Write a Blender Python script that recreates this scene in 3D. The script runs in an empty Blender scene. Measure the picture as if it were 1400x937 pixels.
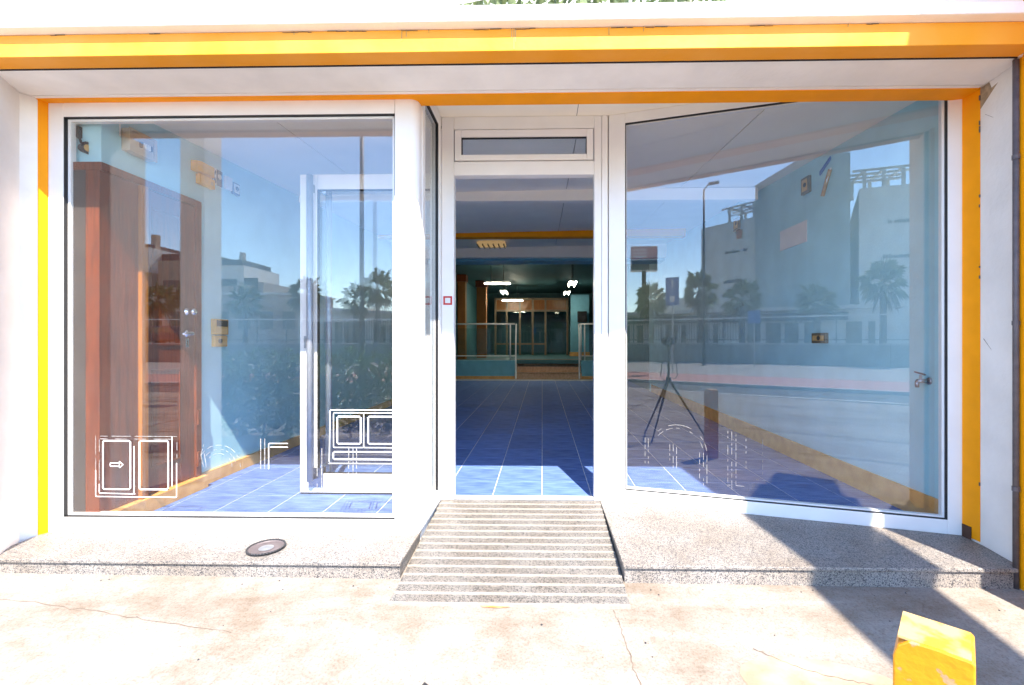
import bpy, bmesh, math, random
from mathutils import Vector, Matrix
random.seed(7)
sc = bpy.context.scene
R = math.radians
COL = sc.collection

# ------------------------------------------------------------------ camera
cd = bpy.data.cameras.new('camera'); cam = bpy.data.objects.new('camera', cd); COL.objects.link(cam)
cd.sensor_width = 36.0; cd.lens = 36.0 * 615 / 1400
cd.shift_x = -0.0207; cd.shift_y = -0.0018
cd.clip_start = 0.01; cd.clip_end = 2000
cam.location = (0, 0, 1.03); cam.rotation_euler = (R(90), 0, R(1.15))
sc.camera = cam
# ------------------------------------------------------------------ sky, sun, exposure
SUN_D = Vector((-0.262, 1.0, -1.335)).normalized()
elev = math.asin(-SUN_D.z); azim = math.atan2(-SUN_D.x, -SUN_D.y)
wd = bpy.data.worlds.new('World'); sc.world = wd; wd.use_nodes = True
nt = wd.node_tree; nt.nodes.clear()
wo = nt.nodes.new('ShaderNodeOutputWorld'); bg = nt.nodes.new('ShaderNodeBackground'); sky = nt.nodes.new('ShaderNodeTexSky')
sky.sky_type = 'NISHITA'; sky.sun_disc = False; sky.sun_elevation = elev; sky.sun_rotation = azim
sky.altitude = 0; sky.air_density = 1.0; sky.dust_density = 0.0; sky.ozone_density = 3.5
bg.inputs[1].default_value = 0.15
nt.links.new(sky.outputs[0], bg.inputs[0]); nt.links.new(bg.outputs[0], wo.inputs[0])
sl = bpy.data.lights.new('sun', 'SUN'); so = bpy.data.objects.new('sun', sl); COL.objects.link(so)
sl.energy = 3.2; sl.angle = R(0.53); sl.color = (1.0, 0.90, 0.77)
so.rotation_euler = (math.atan2(math.hypot(SUN_D.x, SUN_D.y), -SUN_D.z), 0, math.atan2(-SUN_D.x, SUN_D.y)); so.location = (3, -8, 12)
sc.view_settings.view_transform = 'Standard'; sc.view_settings.look = 'None'
sc.view_settings.exposure = 2.38; sc.view_settings.gamma = 1.0
sc.view_settings.use_curve_mapping = False
cy = sc.cycles
cy.max_bounces = 10; cy.diffuse_bounces = 6; cy.glossy_bounces = 5; cy.transparent_max_bounces = 16
cy.sample_clamp_indirect = 8.0; cy.caustics_reflective = False; cy.caustics_refractive = False
cy.use_denoising = True; cy.use_adaptive_sampling = True; cy.adaptive_threshold = 0.015

# ------------------------------------------------------------------ materials
def new_mat(name):
    m = bpy.data.materials.new(name); m.use_nodes = True
    return m, m.node_tree, m.node_tree.nodes['Principled BSDF']
def setc(b, key, v):
    b.inputs[key].default_value = v
def mat(name, col, rough=0.5, metal=0.0, var=0.0, scale=6.0, bump=0.0, bscale=40.0, col2=None, stretch=None, objrand=0.0, spec=0.5, detail=6.0, lo=0.35, hi=0.65):
    """plain procedural surface: base colour broken by noise, fine relief"""
    m, t, b = new_mat(name)
    N, Lk = t.nodes, t.links
    setc(b, 'Roughness', rough); setc(b, 'Metallic', metal); setc(b, 'Specular IOR Level', spec)
    tc = N.new('ShaderNodeTexCoord'); mp = N.new('ShaderNodeMapping')
    if stretch: mp.inputs['Scale'].default_value = stretch
    Lk.new(tc.outputs['Object'], mp.inputs[0])
    c1 = tuple(col) + (1,)
    if col2 is None: col2 = tuple(max(0, c * (1 - var)) for c in col)
    no = N.new('ShaderNodeTexNoise'); no.inputs['Scale'].default_value = scale; no.inputs['Detail'].default_value = detail
    Lk.new(mp.outputs[0], no.inputs['Vector'])
    rp = N.new('ShaderNodeValToRGB'); rp.color_ramp.elements[0].position = lo; rp.color_ramp.elements[1].position = hi
    rp.color_ramp.elements[0].color = tuple(col2) + (1,); rp.color_ramp.elements[1].color = c1
    Lk.new(no.outputs['Fac'], rp.inputs[0])
    last = rp.outputs[0]
    if objrand:
        oi = N.new('ShaderNodeObjectInfo'); hs = N.new('ShaderNodeHueSaturation')
        ma = N.new('ShaderNodeMath'); ma.operation = 'MULTIPLY_ADD'; ma.inputs[1].default_value = objrand; ma.inputs[2].default_value = 1 - objrand / 2
        Lk.new(oi.outputs['Random'], ma.inputs[0]); Lk.new(ma.outputs[0], hs.inputs['Value']); Lk.new(last, hs.inputs['Color'])
        last = hs.outputs[0]
    Lk.new(last, b.inputs['Base Color'])
    if bump:
        n2 = N.new('ShaderNodeTexNoise'); n2.inputs['Scale'].default_value = bscale; n2.inputs['Detail'].default_value = 4
        Lk.new(mp.outputs[0], n2.inputs['Vector'])
        bp = N.new('ShaderNodeBump'); bp.inputs['Strength'].default_value = bump; bp.inputs['Distance'].default_value = 0.01
        Lk.new(n2.outputs['Fac'], bp.inputs['Height']); Lk.new(bp.outputs[0], b.inputs['Normal'])
    return m
def granite(name, light, mid, dark, scale=150.0):
    m, t, b = new_mat(name); N, Lk = t.nodes, t.links
    setc(b, 'Roughness', 0.5)
    tc = N.new('ShaderNodeTexCoord')
    v = N.new('ShaderNodeTexVoronoi'); v.inputs['Scale'].default_value = scale; Lk.new(tc.outputs['Object'], v.inputs['Vector'])
    sp = N.new('ShaderNodeSeparateColor'); Lk.new(v.outputs['Color'], sp.inputs[0])
    rp = N.new('ShaderNodeValToRGB'); rp.color_ramp.interpolation = 'CONSTANT'
    e = rp.color_ramp.elements
    e[0].position = 0; e[0].color = dark + (1,); e[1].position = 0.2; e[1].color = mid + (1,)
    x = e.new(0.5); x.color = light + (1,); x = e.new(0.85); x.color = tuple(c * 0.8 for c in light) + (1,)
    Lk.new(sp.outputs[0], rp.inputs[0])
    no = N.new('ShaderNodeTexNoise'); no.inputs['Scale'].default_value = 5; no.inputs['Detail'].default_value = 5; Lk.new(tc.outputs['Object'], no.inputs['Vector'])
    mx = N.new('ShaderNodeMix'); mx.data_type = 'RGBA'; mx.blend_type = 'MULTIPLY'
    r2 = N.new('ShaderNodeValToRGB'); r2.color_ramp.elements[0].position = .3; r2.color_ramp.elements[0].color = (.80, .74, .68, 1); r2.color_ramp.elements[1].position = .65
    Lk.new(no.outputs['Fac'], r2.inputs[0]); mx.inputs[0].default_value = 1.0
    Lk.new(rp.outputs[0], mx.inputs[6]); Lk.new(r2.outputs[0], mx.inputs[7]); Lk.new(mx.outputs[2], b.inputs['Base Color'])
    return m
def glass(name, f0, tint=(1, 1, 1), rough=0.0, dust=.006):
    """clear pane: transparent plus mirror, split by Schlick's law on either side of the sheet"""
    m = bpy.data.materials.new(name); m.use_nodes = True; t = m.node_tree; N, Lk = t.nodes, t.links; N.clear()
    o = N.new('ShaderNodeOutputMaterial'); mx = N.new('ShaderNodeMixShader'); tr = N.new('ShaderNodeBsdfTransparent'); gl = N.new('ShaderNodeBsdfGlossy')
    tr.inputs[0].default_value = tint + (1,); gl.inputs['Roughness'].default_value = rough
    g = N.new('ShaderNodeNewGeometry'); d = N.new('ShaderNodeVectorMath'); d.operation = 'DOT_PRODUCT'
    Lk.new(g.outputs['Normal'], d.inputs[0]); Lk.new(g.outputs['Incoming'], d.inputs[1])
    ab = N.new('ShaderNodeMath'); ab.operation = 'ABSOLUTE'; Lk.new(d.outputs['Value'], ab.inputs[0])
    iv = N.new('ShaderNodeMath'); iv.operation = 'SUBTRACT'; iv.inputs[0].default_value = 1; Lk.new(ab.outputs[0], iv.inputs[1])
    pw = N.new('ShaderNodeMath'); pw.operation = 'POWER'; pw.inputs[1].default_value = 5; Lk.new(iv.outputs[0], pw.inputs[0])
    fa = N.new('ShaderNodeMath'); fa.operation = 'MULTIPLY_ADD'; fa.inputs[1].default_value = 1 - f0; fa.inputs[2].default_value = f0
    Lk.new(pw.outputs[0], fa.inputs[0]); Lk.new(fa.outputs[0], mx.inputs[0])
    Lk.new(tr.outputs[0], mx.inputs[1]); Lk.new(gl.outputs[0], mx.inputs[2])
    # thin uneven film of dust and wiped smears
    tc = N.new('ShaderNodeTexCoord'); no = N.new('ShaderNodeTexNoise'); no.inputs['Scale'].default_value = 2.2; no.inputs['Detail'].default_value = 9; no.inputs['Roughness'].default_value = .65; no.inputs['Distortion'].default_value = 1.5
    Lk.new(tc.outputs['Object'], no.inputs['Vector']); mr = N.new('ShaderNodeMapRange'); mr.inputs[1].default_value = .42; mr.inputs[2].default_value = .75; mr.inputs[3].default_value = .001; mr.inputs[4].default_value = dust
    Lk.new(no.outputs['Fac'], mr.inputs[0]); df = N.new('ShaderNodeBsdfDiffuse'); df.inputs[0].default_value = (.75, .73, .70, 1)
    m2 = N.new('ShaderNodeMixShader'); Lk.new(mr.outputs[0], m2.inputs[0]); Lk.new(mx.outputs[0], m2.inputs[1]); Lk.new(df.outputs[0], m2.inputs[2]); Lk.new(m2.outputs[0], o.inputs[0])
    return m
def emit(name, col, s):
    m = bpy.data.materials.new(name); m.use_nodes = True; t = m.node_tree; t.nodes.clear()
    o = t.nodes.new('ShaderNodeOutputMaterial'); e = t.nodes.new('ShaderNodeEmission')
    e.inputs[0].default_value = col + (1,); e.inputs[1].default_value = s; t.links.new(e.outputs[0], o.inputs[0])
    return m
def pavement_mat():
    m, t, b = new_mat('worn_pavement'); N, Lk = t.nodes, t.links
    setc(b, 'Roughness', 0.8); setc(b, 'Specular IOR Level', 0.25)
    tc = N.new('ShaderNodeTexCoord')
    def noise(sc_, det, rough=.55):
        n = N.new('ShaderNodeTexNoise'); n.inputs['Scale'].default_value = sc_; n.inputs['Detail'].default_value = det; n.inputs['Roughness'].default_value = rough
        Lk.new(tc.outputs['Object'], n.inputs['Vector']); return n.outputs['Fac']
    def ramp(src, p0, c0, p1, c1):
        r = N.new('ShaderNodeValToRGB'); r.color_ramp.elements[0].position = p0; r.color_ramp.elements[0].color = c0 + (1,)
        r.color_ramp.elements[1].position = p1; r.color_ramp.elements[1].color = c1 + (1,); Lk.new(src, r.inputs[0]); return r.outputs[0]
    def mul(a, c, fac=1.0):
        x = N.new('ShaderNodeMix'); x.data_type = 'RGBA'; x.blend_type = 'MULTIPLY'; x.inputs[0].default_value = fac
        Lk.new(a, x.inputs[6]); Lk.new(c, x.inputs[7]); return x.outputs[2]
    base = ramp(noise(1.6, 8, .6), .30, (.235, .205, .175), .58, (.295, .275, .25))
    st0 = ramp(noise(4.5, 9, .68), .36, (.80, .735, .67), .54, (1, 1, 1))
    mp = N.new('ShaderNodeMapping'); mp.inputs['Scale'].default_value = (.35, 1.5, 1); Lk.new(tc.outputs['Object'], mp.inputs[0])
    sn = N.new('ShaderNodeTexNoise'); sn.inputs['Scale'].default_value = 1.3; sn.inputs['Detail'].default_value = 10; sn.inputs['Roughness'].default_value = .7; sn.inputs['Distortion'].default_value = .8
    Lk.new(mp.outputs[0], sn.inputs['Vector'])
    st = mul(st0, ramp(sn.outputs['Fac'], .36, (.76, .70, .65), .56, (1, 1, 1)))
    fine = ramp(noise(110, 6, .75), .34, (.66, .62, .58), .52, (1, 1, 1))
    v = N.new('ShaderNodeTexVoronoi'); v.inputs['Scale'].default_value = 26; Lk.new(tc.outputs['Object'], v.inputs['Vector'])
    pit = ramp(v.outputs['Distance'], .05, (.45, .40, .36), .085, (1, 1, 1))
    pm = N.new('ShaderNodeMix'); pm.data_type = 'RGBA'; pm.inputs[6].default_value = (1, 1, 1, 1)
    r3 = N.new('ShaderNodeValToRGB'); r3.color_ramp.elements[0].position = .52; r3.color_ramp.elements[1].position = .62
    Lk.new(noise(7, 3), r3.inputs[0]); Lk.new(r3.outputs[0], pm.inputs[0]); Lk.new(pit, pm.inputs[7])
    Lk.new(mul(mul(mul(base, st), fine), pm.outputs[2]), b.inputs['Base Color'])
    bp = N.new('ShaderNodeBump'); bp.inputs['Strength'].default_value = .35; bp.inputs['Distance'].default_value = .01
    Lk.new(noise(45, 6), bp.inputs['Height']); Lk.new(bp.outputs[0], b.inputs['Normal'])
    return m
def wood_mat(name, c1, c2):
    m, t, b = new_mat(name); N, Lk = t.nodes, t.links
    setc(b, 'Roughness', 0.28)
    tc = N.new('ShaderNodeTexCoord'); mp = N.new('ShaderNodeMapping'); mp.inputs['Scale'].default_value = (14, 14, 1.2)
    Lk.new(tc.outputs['Object'], mp.inputs[0])
    n = N.new('ShaderNodeTexNoise'); n.inputs['Scale'].default_value = 3; n.inputs['Detail'].default_value = 8; n.inputs['Distortion'].default_value = 1.2
    Lk.new(mp.outputs[0], n.inputs['Vector'])
    r = N.new('ShaderNodeValToRGB'); r.color_ramp.elements[0].position = .3; r.color_ramp.elements[0].color = c2 + (1,); r.color_ramp.elements[1].position = .7; r.color_ramp.elements[1].color = c1 + (1,)
    Lk.new(n.outputs['Fac'], r.inputs[0]); Lk.new(r.outputs[0], b.inputs['Base Color'])
    return m

M = {}
M['plaster'] = mat('white_plaster', (.88, .84, .80), .75, var=.12, scale=3.5, bump=.25, bscale=35)
M['plaster_bright'] = mat('white_cornice_paint', (.90, .86, .82), .7, var=.08, scale=5, bump=.2, bscale=50)
M['pvc'] = mat('white_frame_lacquer', (.88, .855, .83), .3, var=.05, scale=5)
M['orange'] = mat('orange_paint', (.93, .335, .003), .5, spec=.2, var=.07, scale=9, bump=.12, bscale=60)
M['pale_orange'] = mat('pale_fascia_paint', (.86, .37, .05), .55, spec=.25, col2=(.82, .32, .014), scale=3, bump=.1)  # fascia orange, paler than the other orange paint
M['yellow'] = mat('yellow_bollard_paint', (.56, .225, .004), .38, col2=(.34, .22, .12), scale=30, bump=.25, bscale=45, lo=.335, hi=.36)
M['yellow_worn'] = mat('worn_bollard_top', (.50, .25, .025), .5, col2=(.44, .32, .14), scale=22, lo=.42, hi=.56)
M['gasket'] = mat('black_rubber_and_gap_shade', (.012, .012, .014), .5, var=.2)  # rubber seals; also strips whose black imitates shaded gaps
M['granite'] = granite('speckled_granite', (.31, .285, .26), (.19, .18, .175), (.055, .055, .06), 260)
M['granite_ramp'] = granite('grooved_granite', (.215, .203, .187), (.125, .12, .117), (.04, .04, .042), 250)
M['granite_rib'] = mat('smooth_granite_edge', (.30, .275, .245), .5, col2=(.24, .22, .19), scale=60)
M['pavement'] = pavement_mat()
M['crack'] = mat('crack_dirt', (.16, .12, .09), .9, var=.4, scale=30)
M['patch'] = mat('cement_patch', (.33, .27, .20), .85, col2=(.24, .18, .12), scale=9, bump=.3)
M['rust'] = mat('rust_stain', (.36, .17, .04), .8, col2=(.5, .36, .2), scale=20)
M['tile'] = mat('blue_glazed_tile', (.125, .205, .46), .6, spec=.10, col2=(.068, .125, .33), scale=7, stretch=(1, 4, 1), objrand=.22, bump=.08, bscale=25)
M['grout'] = mat('pale_grout', (.62, .65, .70), .8, var=.3, scale=20)
M['bluewall'] = mat('blue_wall_paint', (.42, .70, .77), .5, var=.10, scale=4, bump=.12, bscale=60)
M['skirt'] = mat('terracotta_skirting', (.72, .38, .12), .4, col2=(.60, .28, .08), scale=12)
M['ceiling'] = mat('white_ceiling', (.93, .87, .78), .6, var=.05, scale=3)
M['ceiling_seam'] = mat('ceiling_seam', (.16, .15, .15), .7, var=.2)
M['wood'] = wood_mat('varnished_wood', (.18, .038, .007), (.085, .017, .004))
M['wood_light'] = wood_mat('honey_and_sunlit_wood', (.36, .13, .015), (.24, .075, .01))  # honey panels, and one door post with sunlight in its colour
M['steel'] = mat('brushed_steel', (.46, .48, .52), .22, 1.0, var=.1, scale=30)
M['steel_dull'] = mat('grey_metal', (.38, .39, .41), .4, .8, var=.2, scale=20)
M['railgrey'] = mat('satin_rail', (.82, .82, .82), .35, .0, var=.1)
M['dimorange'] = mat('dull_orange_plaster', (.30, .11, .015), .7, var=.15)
M['pipe'] = mat('weathered_pipe', (.14, .115, .12), .6, .2, var=.3, scale=30)
M['handle'] = mat('satin_handle', (.36, .39, .45), .35, .3, var=.08)
M['chrome'] = mat('chrome', (.8, .8, .82), .12, 1.0, var=.05)
M['black'] = mat('black_plastic', (.012, .013, .015), .42, var=.3)
M['pane'] = glass('window_glass', .078, (1.0, 1.0, 1.0))
M['pane_clear'] = glass('door_glass', .045, (.97, .985, .98))
M['pane_dark'] = glass('dim_glass', .03, (.85, .93, .93))
M['film'] = mat('white_vinyl_line', (.85, .85, .85), .5, var=.04)
M['film_worn'] = mat('worn_vinyl_line', (.40, .40, .40), .6, col2=(.2, .19, .18), scale=90)
M['red'] = mat('red_sticker', (.55, .03, .02), .4, var=.1)
M['white'] = mat('white_plastic', (.78, .77, .74), .4, var=.06)
M['beige'] = mat('beige_plastic', (.50, .43, .33), .45, var=.15)
M['amber'] = mat('amber_plastic', (.82, .42, .04), .35, var=.15, scale=20)
M['brass'] = mat('brass', (.66, .38, .12), .4, .0, var=.2)
M['navy'] = mat('navy_print', (.03, .07, .16), .5, var=.3, scale=60)
M['pinkpaper'] = mat('pink_paper', (.80, .70, .66), .8, var=.06)
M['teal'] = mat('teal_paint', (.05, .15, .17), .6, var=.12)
M['tealblue'] = mat('stage_blue_paint', (.16, .42, .55), .6, var=.12)
M['darkwall'] = mat('dark_back_wall', (.06, .07, .07), .7, var=.2)
M['brownwall'] = mat('brown_curtain', (.20, .11, .07), .8, var=.25, stretch=(20, 20, 1))
M['steptile'] = mat('brown_step_tile', (.68, .43, .27), .45, col2=(.52, .31, .18), scale=18)
M['alu'] = mat('bronze_aluminium', (.22, .17, .11), .4, .5, var=.2)
M['tube'] = emit('fluorescent_tube', (1.0, .93, .72), 16.0)
M['louvre'] = emit('louvre_lamp_glow', (1.0, .66, .30), .07)
M['leaf'] = mat('shrub_leaf', (.065, .11, .022), .4, col2=(.03, .06, .014), scale=3, spec=.6)
M['leaf_pale'] = mat('terrace_leaf', (.20, .25, .12), .5, col2=(.10, .14, .06), scale=4)
M['palm'] = mat('palm_frond', (.19, .23, .08), .35, col2=(.09, .12, .04), scale=2, spec=.6)
M['palm_dry'] = mat('dry_palm_skirt', (.20, .13, .06), .8, var=.4)
M['trunk'] = mat('palm_trunk', (.13, .10, .075), .9, var=.4, scale=8, stretch=(1, 1, 6), bump=.6)
M['asphalt'] = mat('asphalt', (.075, .075, .078), .85, var=.25, scale=20, bump=.3)
M['asphalt_pale'] = mat('pale_asphalt', (.26, .255, .25), .85, var=.15, scale=6)
M['pink'] = mat('pink_cycle_path', (.42, .205, .18), .85, var=.15, scale=8)
M['kerb'] = mat('concrete_kerb', (.48, .46, .43), .85, var=.15, scale=10)
M['earth'] = mat('dry_earth', (.28, .23, .17), .95, var=.3, scale=.4)
M['block'] = mat('grey_block_wall', (.22, .22, .21), .9, var=.2, scale=5)
M['b_grey'] = mat('grey_render', (.60, .59, .56), .85, var=.08, scale=1.5)
M['b_white'] = mat('white_render', (.80, .78, .73), .85, var=.08, scale=1.5)
M['b_tan'] = mat('tan_render', (.52, .42, .33), .85, var=.12, scale=1.5)
M['b_teal'] = mat('blue_grey_render', (.36, .40, .40), .8, var=.08, scale=1)
M['b_roof'] = mat('dark_slate', (.10, .095, .11), .8, var=.2)
M['win'] = mat('dark_window', (.03, .035, .045), .12, var=.2)
M['signblue'] = mat('sign_blue', (.012, .11, .42), .45, var=.08)
M['b_dark'] = mat('dark_sign_band', (.09, .085, .085), .6, var=.2)
M['b_red'] = mat('red_print', (.50, .22, .20), .6, var=.2)
M['logo'] = mat('orange_emblem', (.55, .16, .03), .6, var=.3, scale=4)
M['darkmetal'] = mat('dark_iron', (.035, .035, .04), .5, .4, var=.2)

def add_translucent(m, col, fac):
    t = m.node_tree; N, Lk = t.nodes, t.links; b = N['Principled BSDF']; o = [n for n in N if n.type == 'OUTPUT_MATERIAL'][0]
    tr = N.new('ShaderNodeBsdfTranslucent'); tr.inputs[0].default_value = col + (1,)
    mx = N.new('ShaderNodeMixShader'); mx.inputs[0].default_value = fac
    Lk.new(b.outputs[0], mx.inputs[1]); Lk.new(tr.outputs[0], mx.inputs[2]); Lk.new(mx.outputs[0], o.inputs[0])
add_translucent(M['palm'], (.16, .20, .04), .35); add_translucent(M['leaf'], (.12, .20, .03), .4); add_translucent(M['leaf_pale'], (.22, .27, .12), .25)

# ------------------------------------------------------------------ mesh helpers
ORG = {}
class MB:
    def __init__(s, T=None): s.v = []; s.f = []; s.T = T
    def add(s, vs, fs):
        n = len(s.v)
        for p in vs:
            p = Vector(p)
            s.v.append(s.T @ p if s.T else p)
        s.f += [tuple(i + n for i in f) for f in fs]
        return s
    def box(s, x0, x1, y0, y1, z0, z1):
        return s.add([(x0, y0, z0), (x1, y0, z0), (x1, y1, z0), (x0, y1, z0), (x0, y0, z1), (x1, y0, z1), (x1, y1, z1), (x0, y1, z1)],
                     [(0, 3, 2, 1), (4, 5, 6, 7), (0, 1, 5, 4), (1, 2, 6, 5), (2, 3, 7, 6), (3, 0, 4, 7)])
    def hexa(s, p):
        return s.add(p, [(0, 3, 2, 1), (4, 5, 6, 7), (0, 1, 5, 4), (1, 2, 6, 5), (2, 3, 7, 6), (3, 0, 4, 7)])
    def prism(s, poly, z0, z1):
        n = len(poly)
        vs = [(x, y, z0) for x, y in poly] + [(x, y, z1) for x, y in poly]
        fs = [tuple(range(n - 1, -1, -1)), tuple(range(n, 2 * n))] + [(i, (i + 1) % n, n + (i + 1) % n, n + i) for i in range(n)]
        return s.add(vs, fs)
    def prismx(s, poly, x0, x1):
        """profile in (y,z) swept along x"""
        n = len(poly)
        vs = [(x0, y, z) for y, z in poly] + [(x1, y, z) for y, z in poly]
        fs = [tuple(range(n)), tuple(range(2 * n - 1, n - 1, -1))] + [(i, n + i, n + (i + 1) % n, (i + 1) % n) for i in range(n)]
        return s.add(vs, fs)
    def quad(s, a, b, c, d): return s.add([a, b, c, d], [(0, 1, 2, 3)])
    def tube(s, p0, p1, r0, r1=None, n=10, cap=True):
        r1 = r0 if r1 is None else r1
        p0, p1 = Vector(p0), Vector(p1); d = (p1 - p0).normalized()
        u = d.orthogonal().normalized(); w = d.cross(u)
        vs = []
        for p, r in ((p0, r0), (p1, r1)):
            vs += [p + (u * math.cos(2 * math.pi * i / n) + w * math.sin(2 * math.pi * i / n)) * r for i in range(n)]
        fs = [(i, (i + 1) % n, n + (i + 1) % n, n + i) for i in range(n)]
        if cap: fs += [tuple(range(n - 1, -1, -1)), tuple(range(n, 2 * n))]
        return s.add(vs, fs)
    def path(s, pts, r, n=8):
        for a, b in zip(pts, pts[1:]): s.tube(a, b, r, n=n)
        return s
    def lathe(s, prof, c=(0, 0, 0), n=20, axis='z'):
        vs = []
        for r, z in prof:
            for i in range(n):
                a = 2 * math.pi * i / n
                p = (r * math.cos(a), r * math.sin(a), z)
                if axis == 'y': p = (p[0], p[2], p[1])
                if axis == 'x': p = (p[2], p[0], p[1])
                vs.append((c[0] + p[0], c[1] + p[1], c[2] + p[2]))
        fs = []
        for k in range(len(prof) - 1):
            for i in range(n):
                fs.append((k * n + i, k * n + (i + 1) % n, (k + 1) * n + (i + 1) % n, (k + 1) * n + i))
        fs += [tuple(range(n - 1, -1, -1)), tuple(range((len(prof) - 1) * n, len(prof) * n))]
        return s.add(vs, fs)
    def build(s, name, m, parent=None, smooth=False, bevel=0.0, origin=None):
        o0 = Vector(ORG[parent]) if parent else Vector(origin or (0, 0, 0))
        me = bpy.data.meshes.new(name)
        me.from_pydata([tuple(p - o0) for p in s.v], [], s.f); me.update()
        bm = bmesh.new(); bm.from_mesh(me); bmesh.ops.recalc_face_normals(bm, faces=bm.faces); bm.to_mesh(me); bm.free()
        me.materials.append(M[m] if isinstance(m, str) else m)
        if smooth:
            for p in me.polygons: p.use_smooth = True
        o = bpy.data.objects.new(name, me); COL.objects.link(o)
        if parent: o.parent = bpy.data.objects[parent]
        else: o.location = o0
        ORG[o.name] = tuple(o0)
        if bevel:
            b = o.modifiers.new('bevel', 'BEVEL'); b.width = bevel; b.segments = 2; b.limit_method = 'ANGLE'; b.angle_limit = R(40)
            b.harden_normals = False
        return o
def tag(o, label, cat, group=None, kind=None):
    if label: o['label'] = label
    if cat: o['category'] = cat
    if group: o['group'] = group
    if kind: o['kind'] = kind
    return o
def thing(name, label, cat, loc, group=None):
    o = bpy.data.objects.new(name, None); COL.objects.link(o); o.location = loc; o.empty_display_size = .1
    ORG[o.name] = tuple(loc); tag(o, label, cat, group)
    return o.name
def struct(o): o['kind'] = 'structure'; return o
def share(name, me, loc, parent, rz=0):
    o = bpy.data.objects.new(name, me); COL.objects.link(o); o.parent = bpy.data.objects[parent]
    o.location = Vector(loc) - Vector(ORG[parent]); o.rotation_euler.z = rz; ORG[o.name] = tuple(loc)
    return o
def copy_tree(o, parent=None):
    c = o.copy(); COL.objects.link(c)
    if parent: c.parent = parent
    for ch in o.children: copy_tree(ch, c)
    return c
def frame2(mb, x0, x1, z0, z1, wl, wr, wb, wt, y0, y1):
    """rectangular frame in the xz plane"""
    mb.box(x0, x0 + wl, y0, y1, z0, z1); mb.box(x1 - wr, x1, y0, y1, z0, z1)
    mb.box(x0 + wl, x1 - wr, y0, y1, z1 - wt, z1); mb.box(x0 + wl, x1 - wr, y0, y1, z0, z0 + wb)
    return mb

# ================================================================== SETTING: ground, road
def gz(x, y):
    base = -.08 - .068 * (2.06 - y) if y > 0 else -.22 - .012 * (-y)
    return base - .005 * x
mb = MB()
xs = [-60, -30, -12, -6, -3, -1.5, 0, 1.5, 3, 6, 12, 30, 60]; ys = [2.6, 2.06, 1.5, 1.0, .5, 0, -1, -3, -6.3]
grid = [[(x, y, gz(max(-8, min(8, x)), y)) for x in xs] for y in ys]
vs = [p for r in grid for p in r]; n = len(xs)
mb.add(vs, [(j * n + i, j * n + i + 1, (j + 1) * n + i + 1, (j + 1) * n + i) for j in range(len(ys) - 1) for i in range(n - 1)])
pav = struct(mb.build('pavement', 'pavement'))
mb = MB()
for i in range(-20, 20):
    mb.box(i * 1.5 + .006, i * 1.5 + 1.494, -6.46, -6.302, -.5, -.285)
struct(mb.build('kerb', 'kerb'))
struct(MB().quad((-200, -9.5, -.40), (200, -9.5, -.40), (200, -6.3, -.40), (-200, -6.3, -.40)).build('road', 'asphalt'))
mb = MB(); mb.box(-200, 200, -13.5, -9.5, -.5, -.345); struct(mb.build('cycle_path', 'pink'))
mb = MB(); mb.box(-200, 200, -13.7, -13.505, -.5, -.33); mb.box(-200, 200, -9.495, -9.35, -.5, -.30); struct(mb.build('kerb_edge', 'kerb'))
struct(MB().quad((-200, -24.2, -.36), (200, -24.2, -.36), (200, -13.6, -.36), (-200, -13.6, -.36)).build('far_road', 'asphalt_pale'))
struct(MB().quad((-900, -900, -.56), (900, -900, -.56), (900, 900, -.56), (-900, 900, -.56)).build('ground', 'earth'))

# cracks and repaired patch in the pavement (parts of the pavement)
def strip(name, pts, w, m, parent, lift=.002, z=None):
    """thin ragged band lying on the pavement"""
    mb = MB(); L_ = []; R_ = []
    for i, (x, y) in enumerate(pts):
        a = Vector(pts[max(0, i - 1)]); b = Vector(pts[min(len(pts) - 1, i + 1)]); t = (b - a).normalized(); nn = Vector((-t.y, t.x))
        ww = w * random.uniform(.35, 1.2); p = Vector((x, y))
        p1, p2 = p + nn * ww, p - nn * ww
        L_.append((p1.x, p1.y, gzz(p1.x, p1.y) + lift)); R_.append((p2.x, p2.y, gzz(p2.x, p2.y) + lift))
    k = len(pts)
    mb.add(L_ + R_, [(i, i + 1, k + i + 1, k + i) for i in range(k - 1)])
    return mb.build(name, m, parent)
def gzz(x, y):
    # height of the faceted pavement sheet
    for j in range(len(ys) - 1):
        if ys[j + 1] <= y <= ys[j]: break
    t = (ys[j] - y) / (ys[j] - ys[j + 1]); xx = max(-8, min(8, x))
    return gz(xx, ys[j]) * (1 - t) + gz(xx, ys[j + 1]) * t
def wander(a, b, n, amp, bulge=0):
    a, b = Vector(a), Vector(b); d = b - a; nn = Vector((-d.y, d.x)).normalized()
    return [tuple(a + d * (i / n) + nn * (random.uniform(-amp, amp) + bulge * math.sin(math.pi * i / n))) for i in range(n + 1)]
strip('crack', wander((.78, 1.68), (1.14, 1.52), 26, .004, -.03), .0022, 'crack', 'pavement')
strip('crack', wander((.30, 1.88), (.33, 1.42), 24, .006), .0016, 'crack', 'pavement')
strip('crack', wander((-2.4, 1.9), (-1.2, 1.72), 30, .008), .0014, 'crack', 'pavement')
mb = MB(); c0 = (.92, 1.50); pts = []
for i in range(28):
    a = 2 * math.pi * i / 28; r = 1 + .10 * math.sin(3 * a + 1) + random.uniform(-.03, .03)
    pts.append((c0[0] + .26 * r * math.cos(a), c0[1] + .145 * r * math.sin(a)))
mb.add([(x, y, gzz(x, y) + .0012) for x, y in pts] + [(c0[0], c0[1], gzz(*c0) + .0012)], [(i, (i + 1) % 28, 28) for i in range(28)])
mb.build('cement_patch', 'patch', 'pavement')
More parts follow.
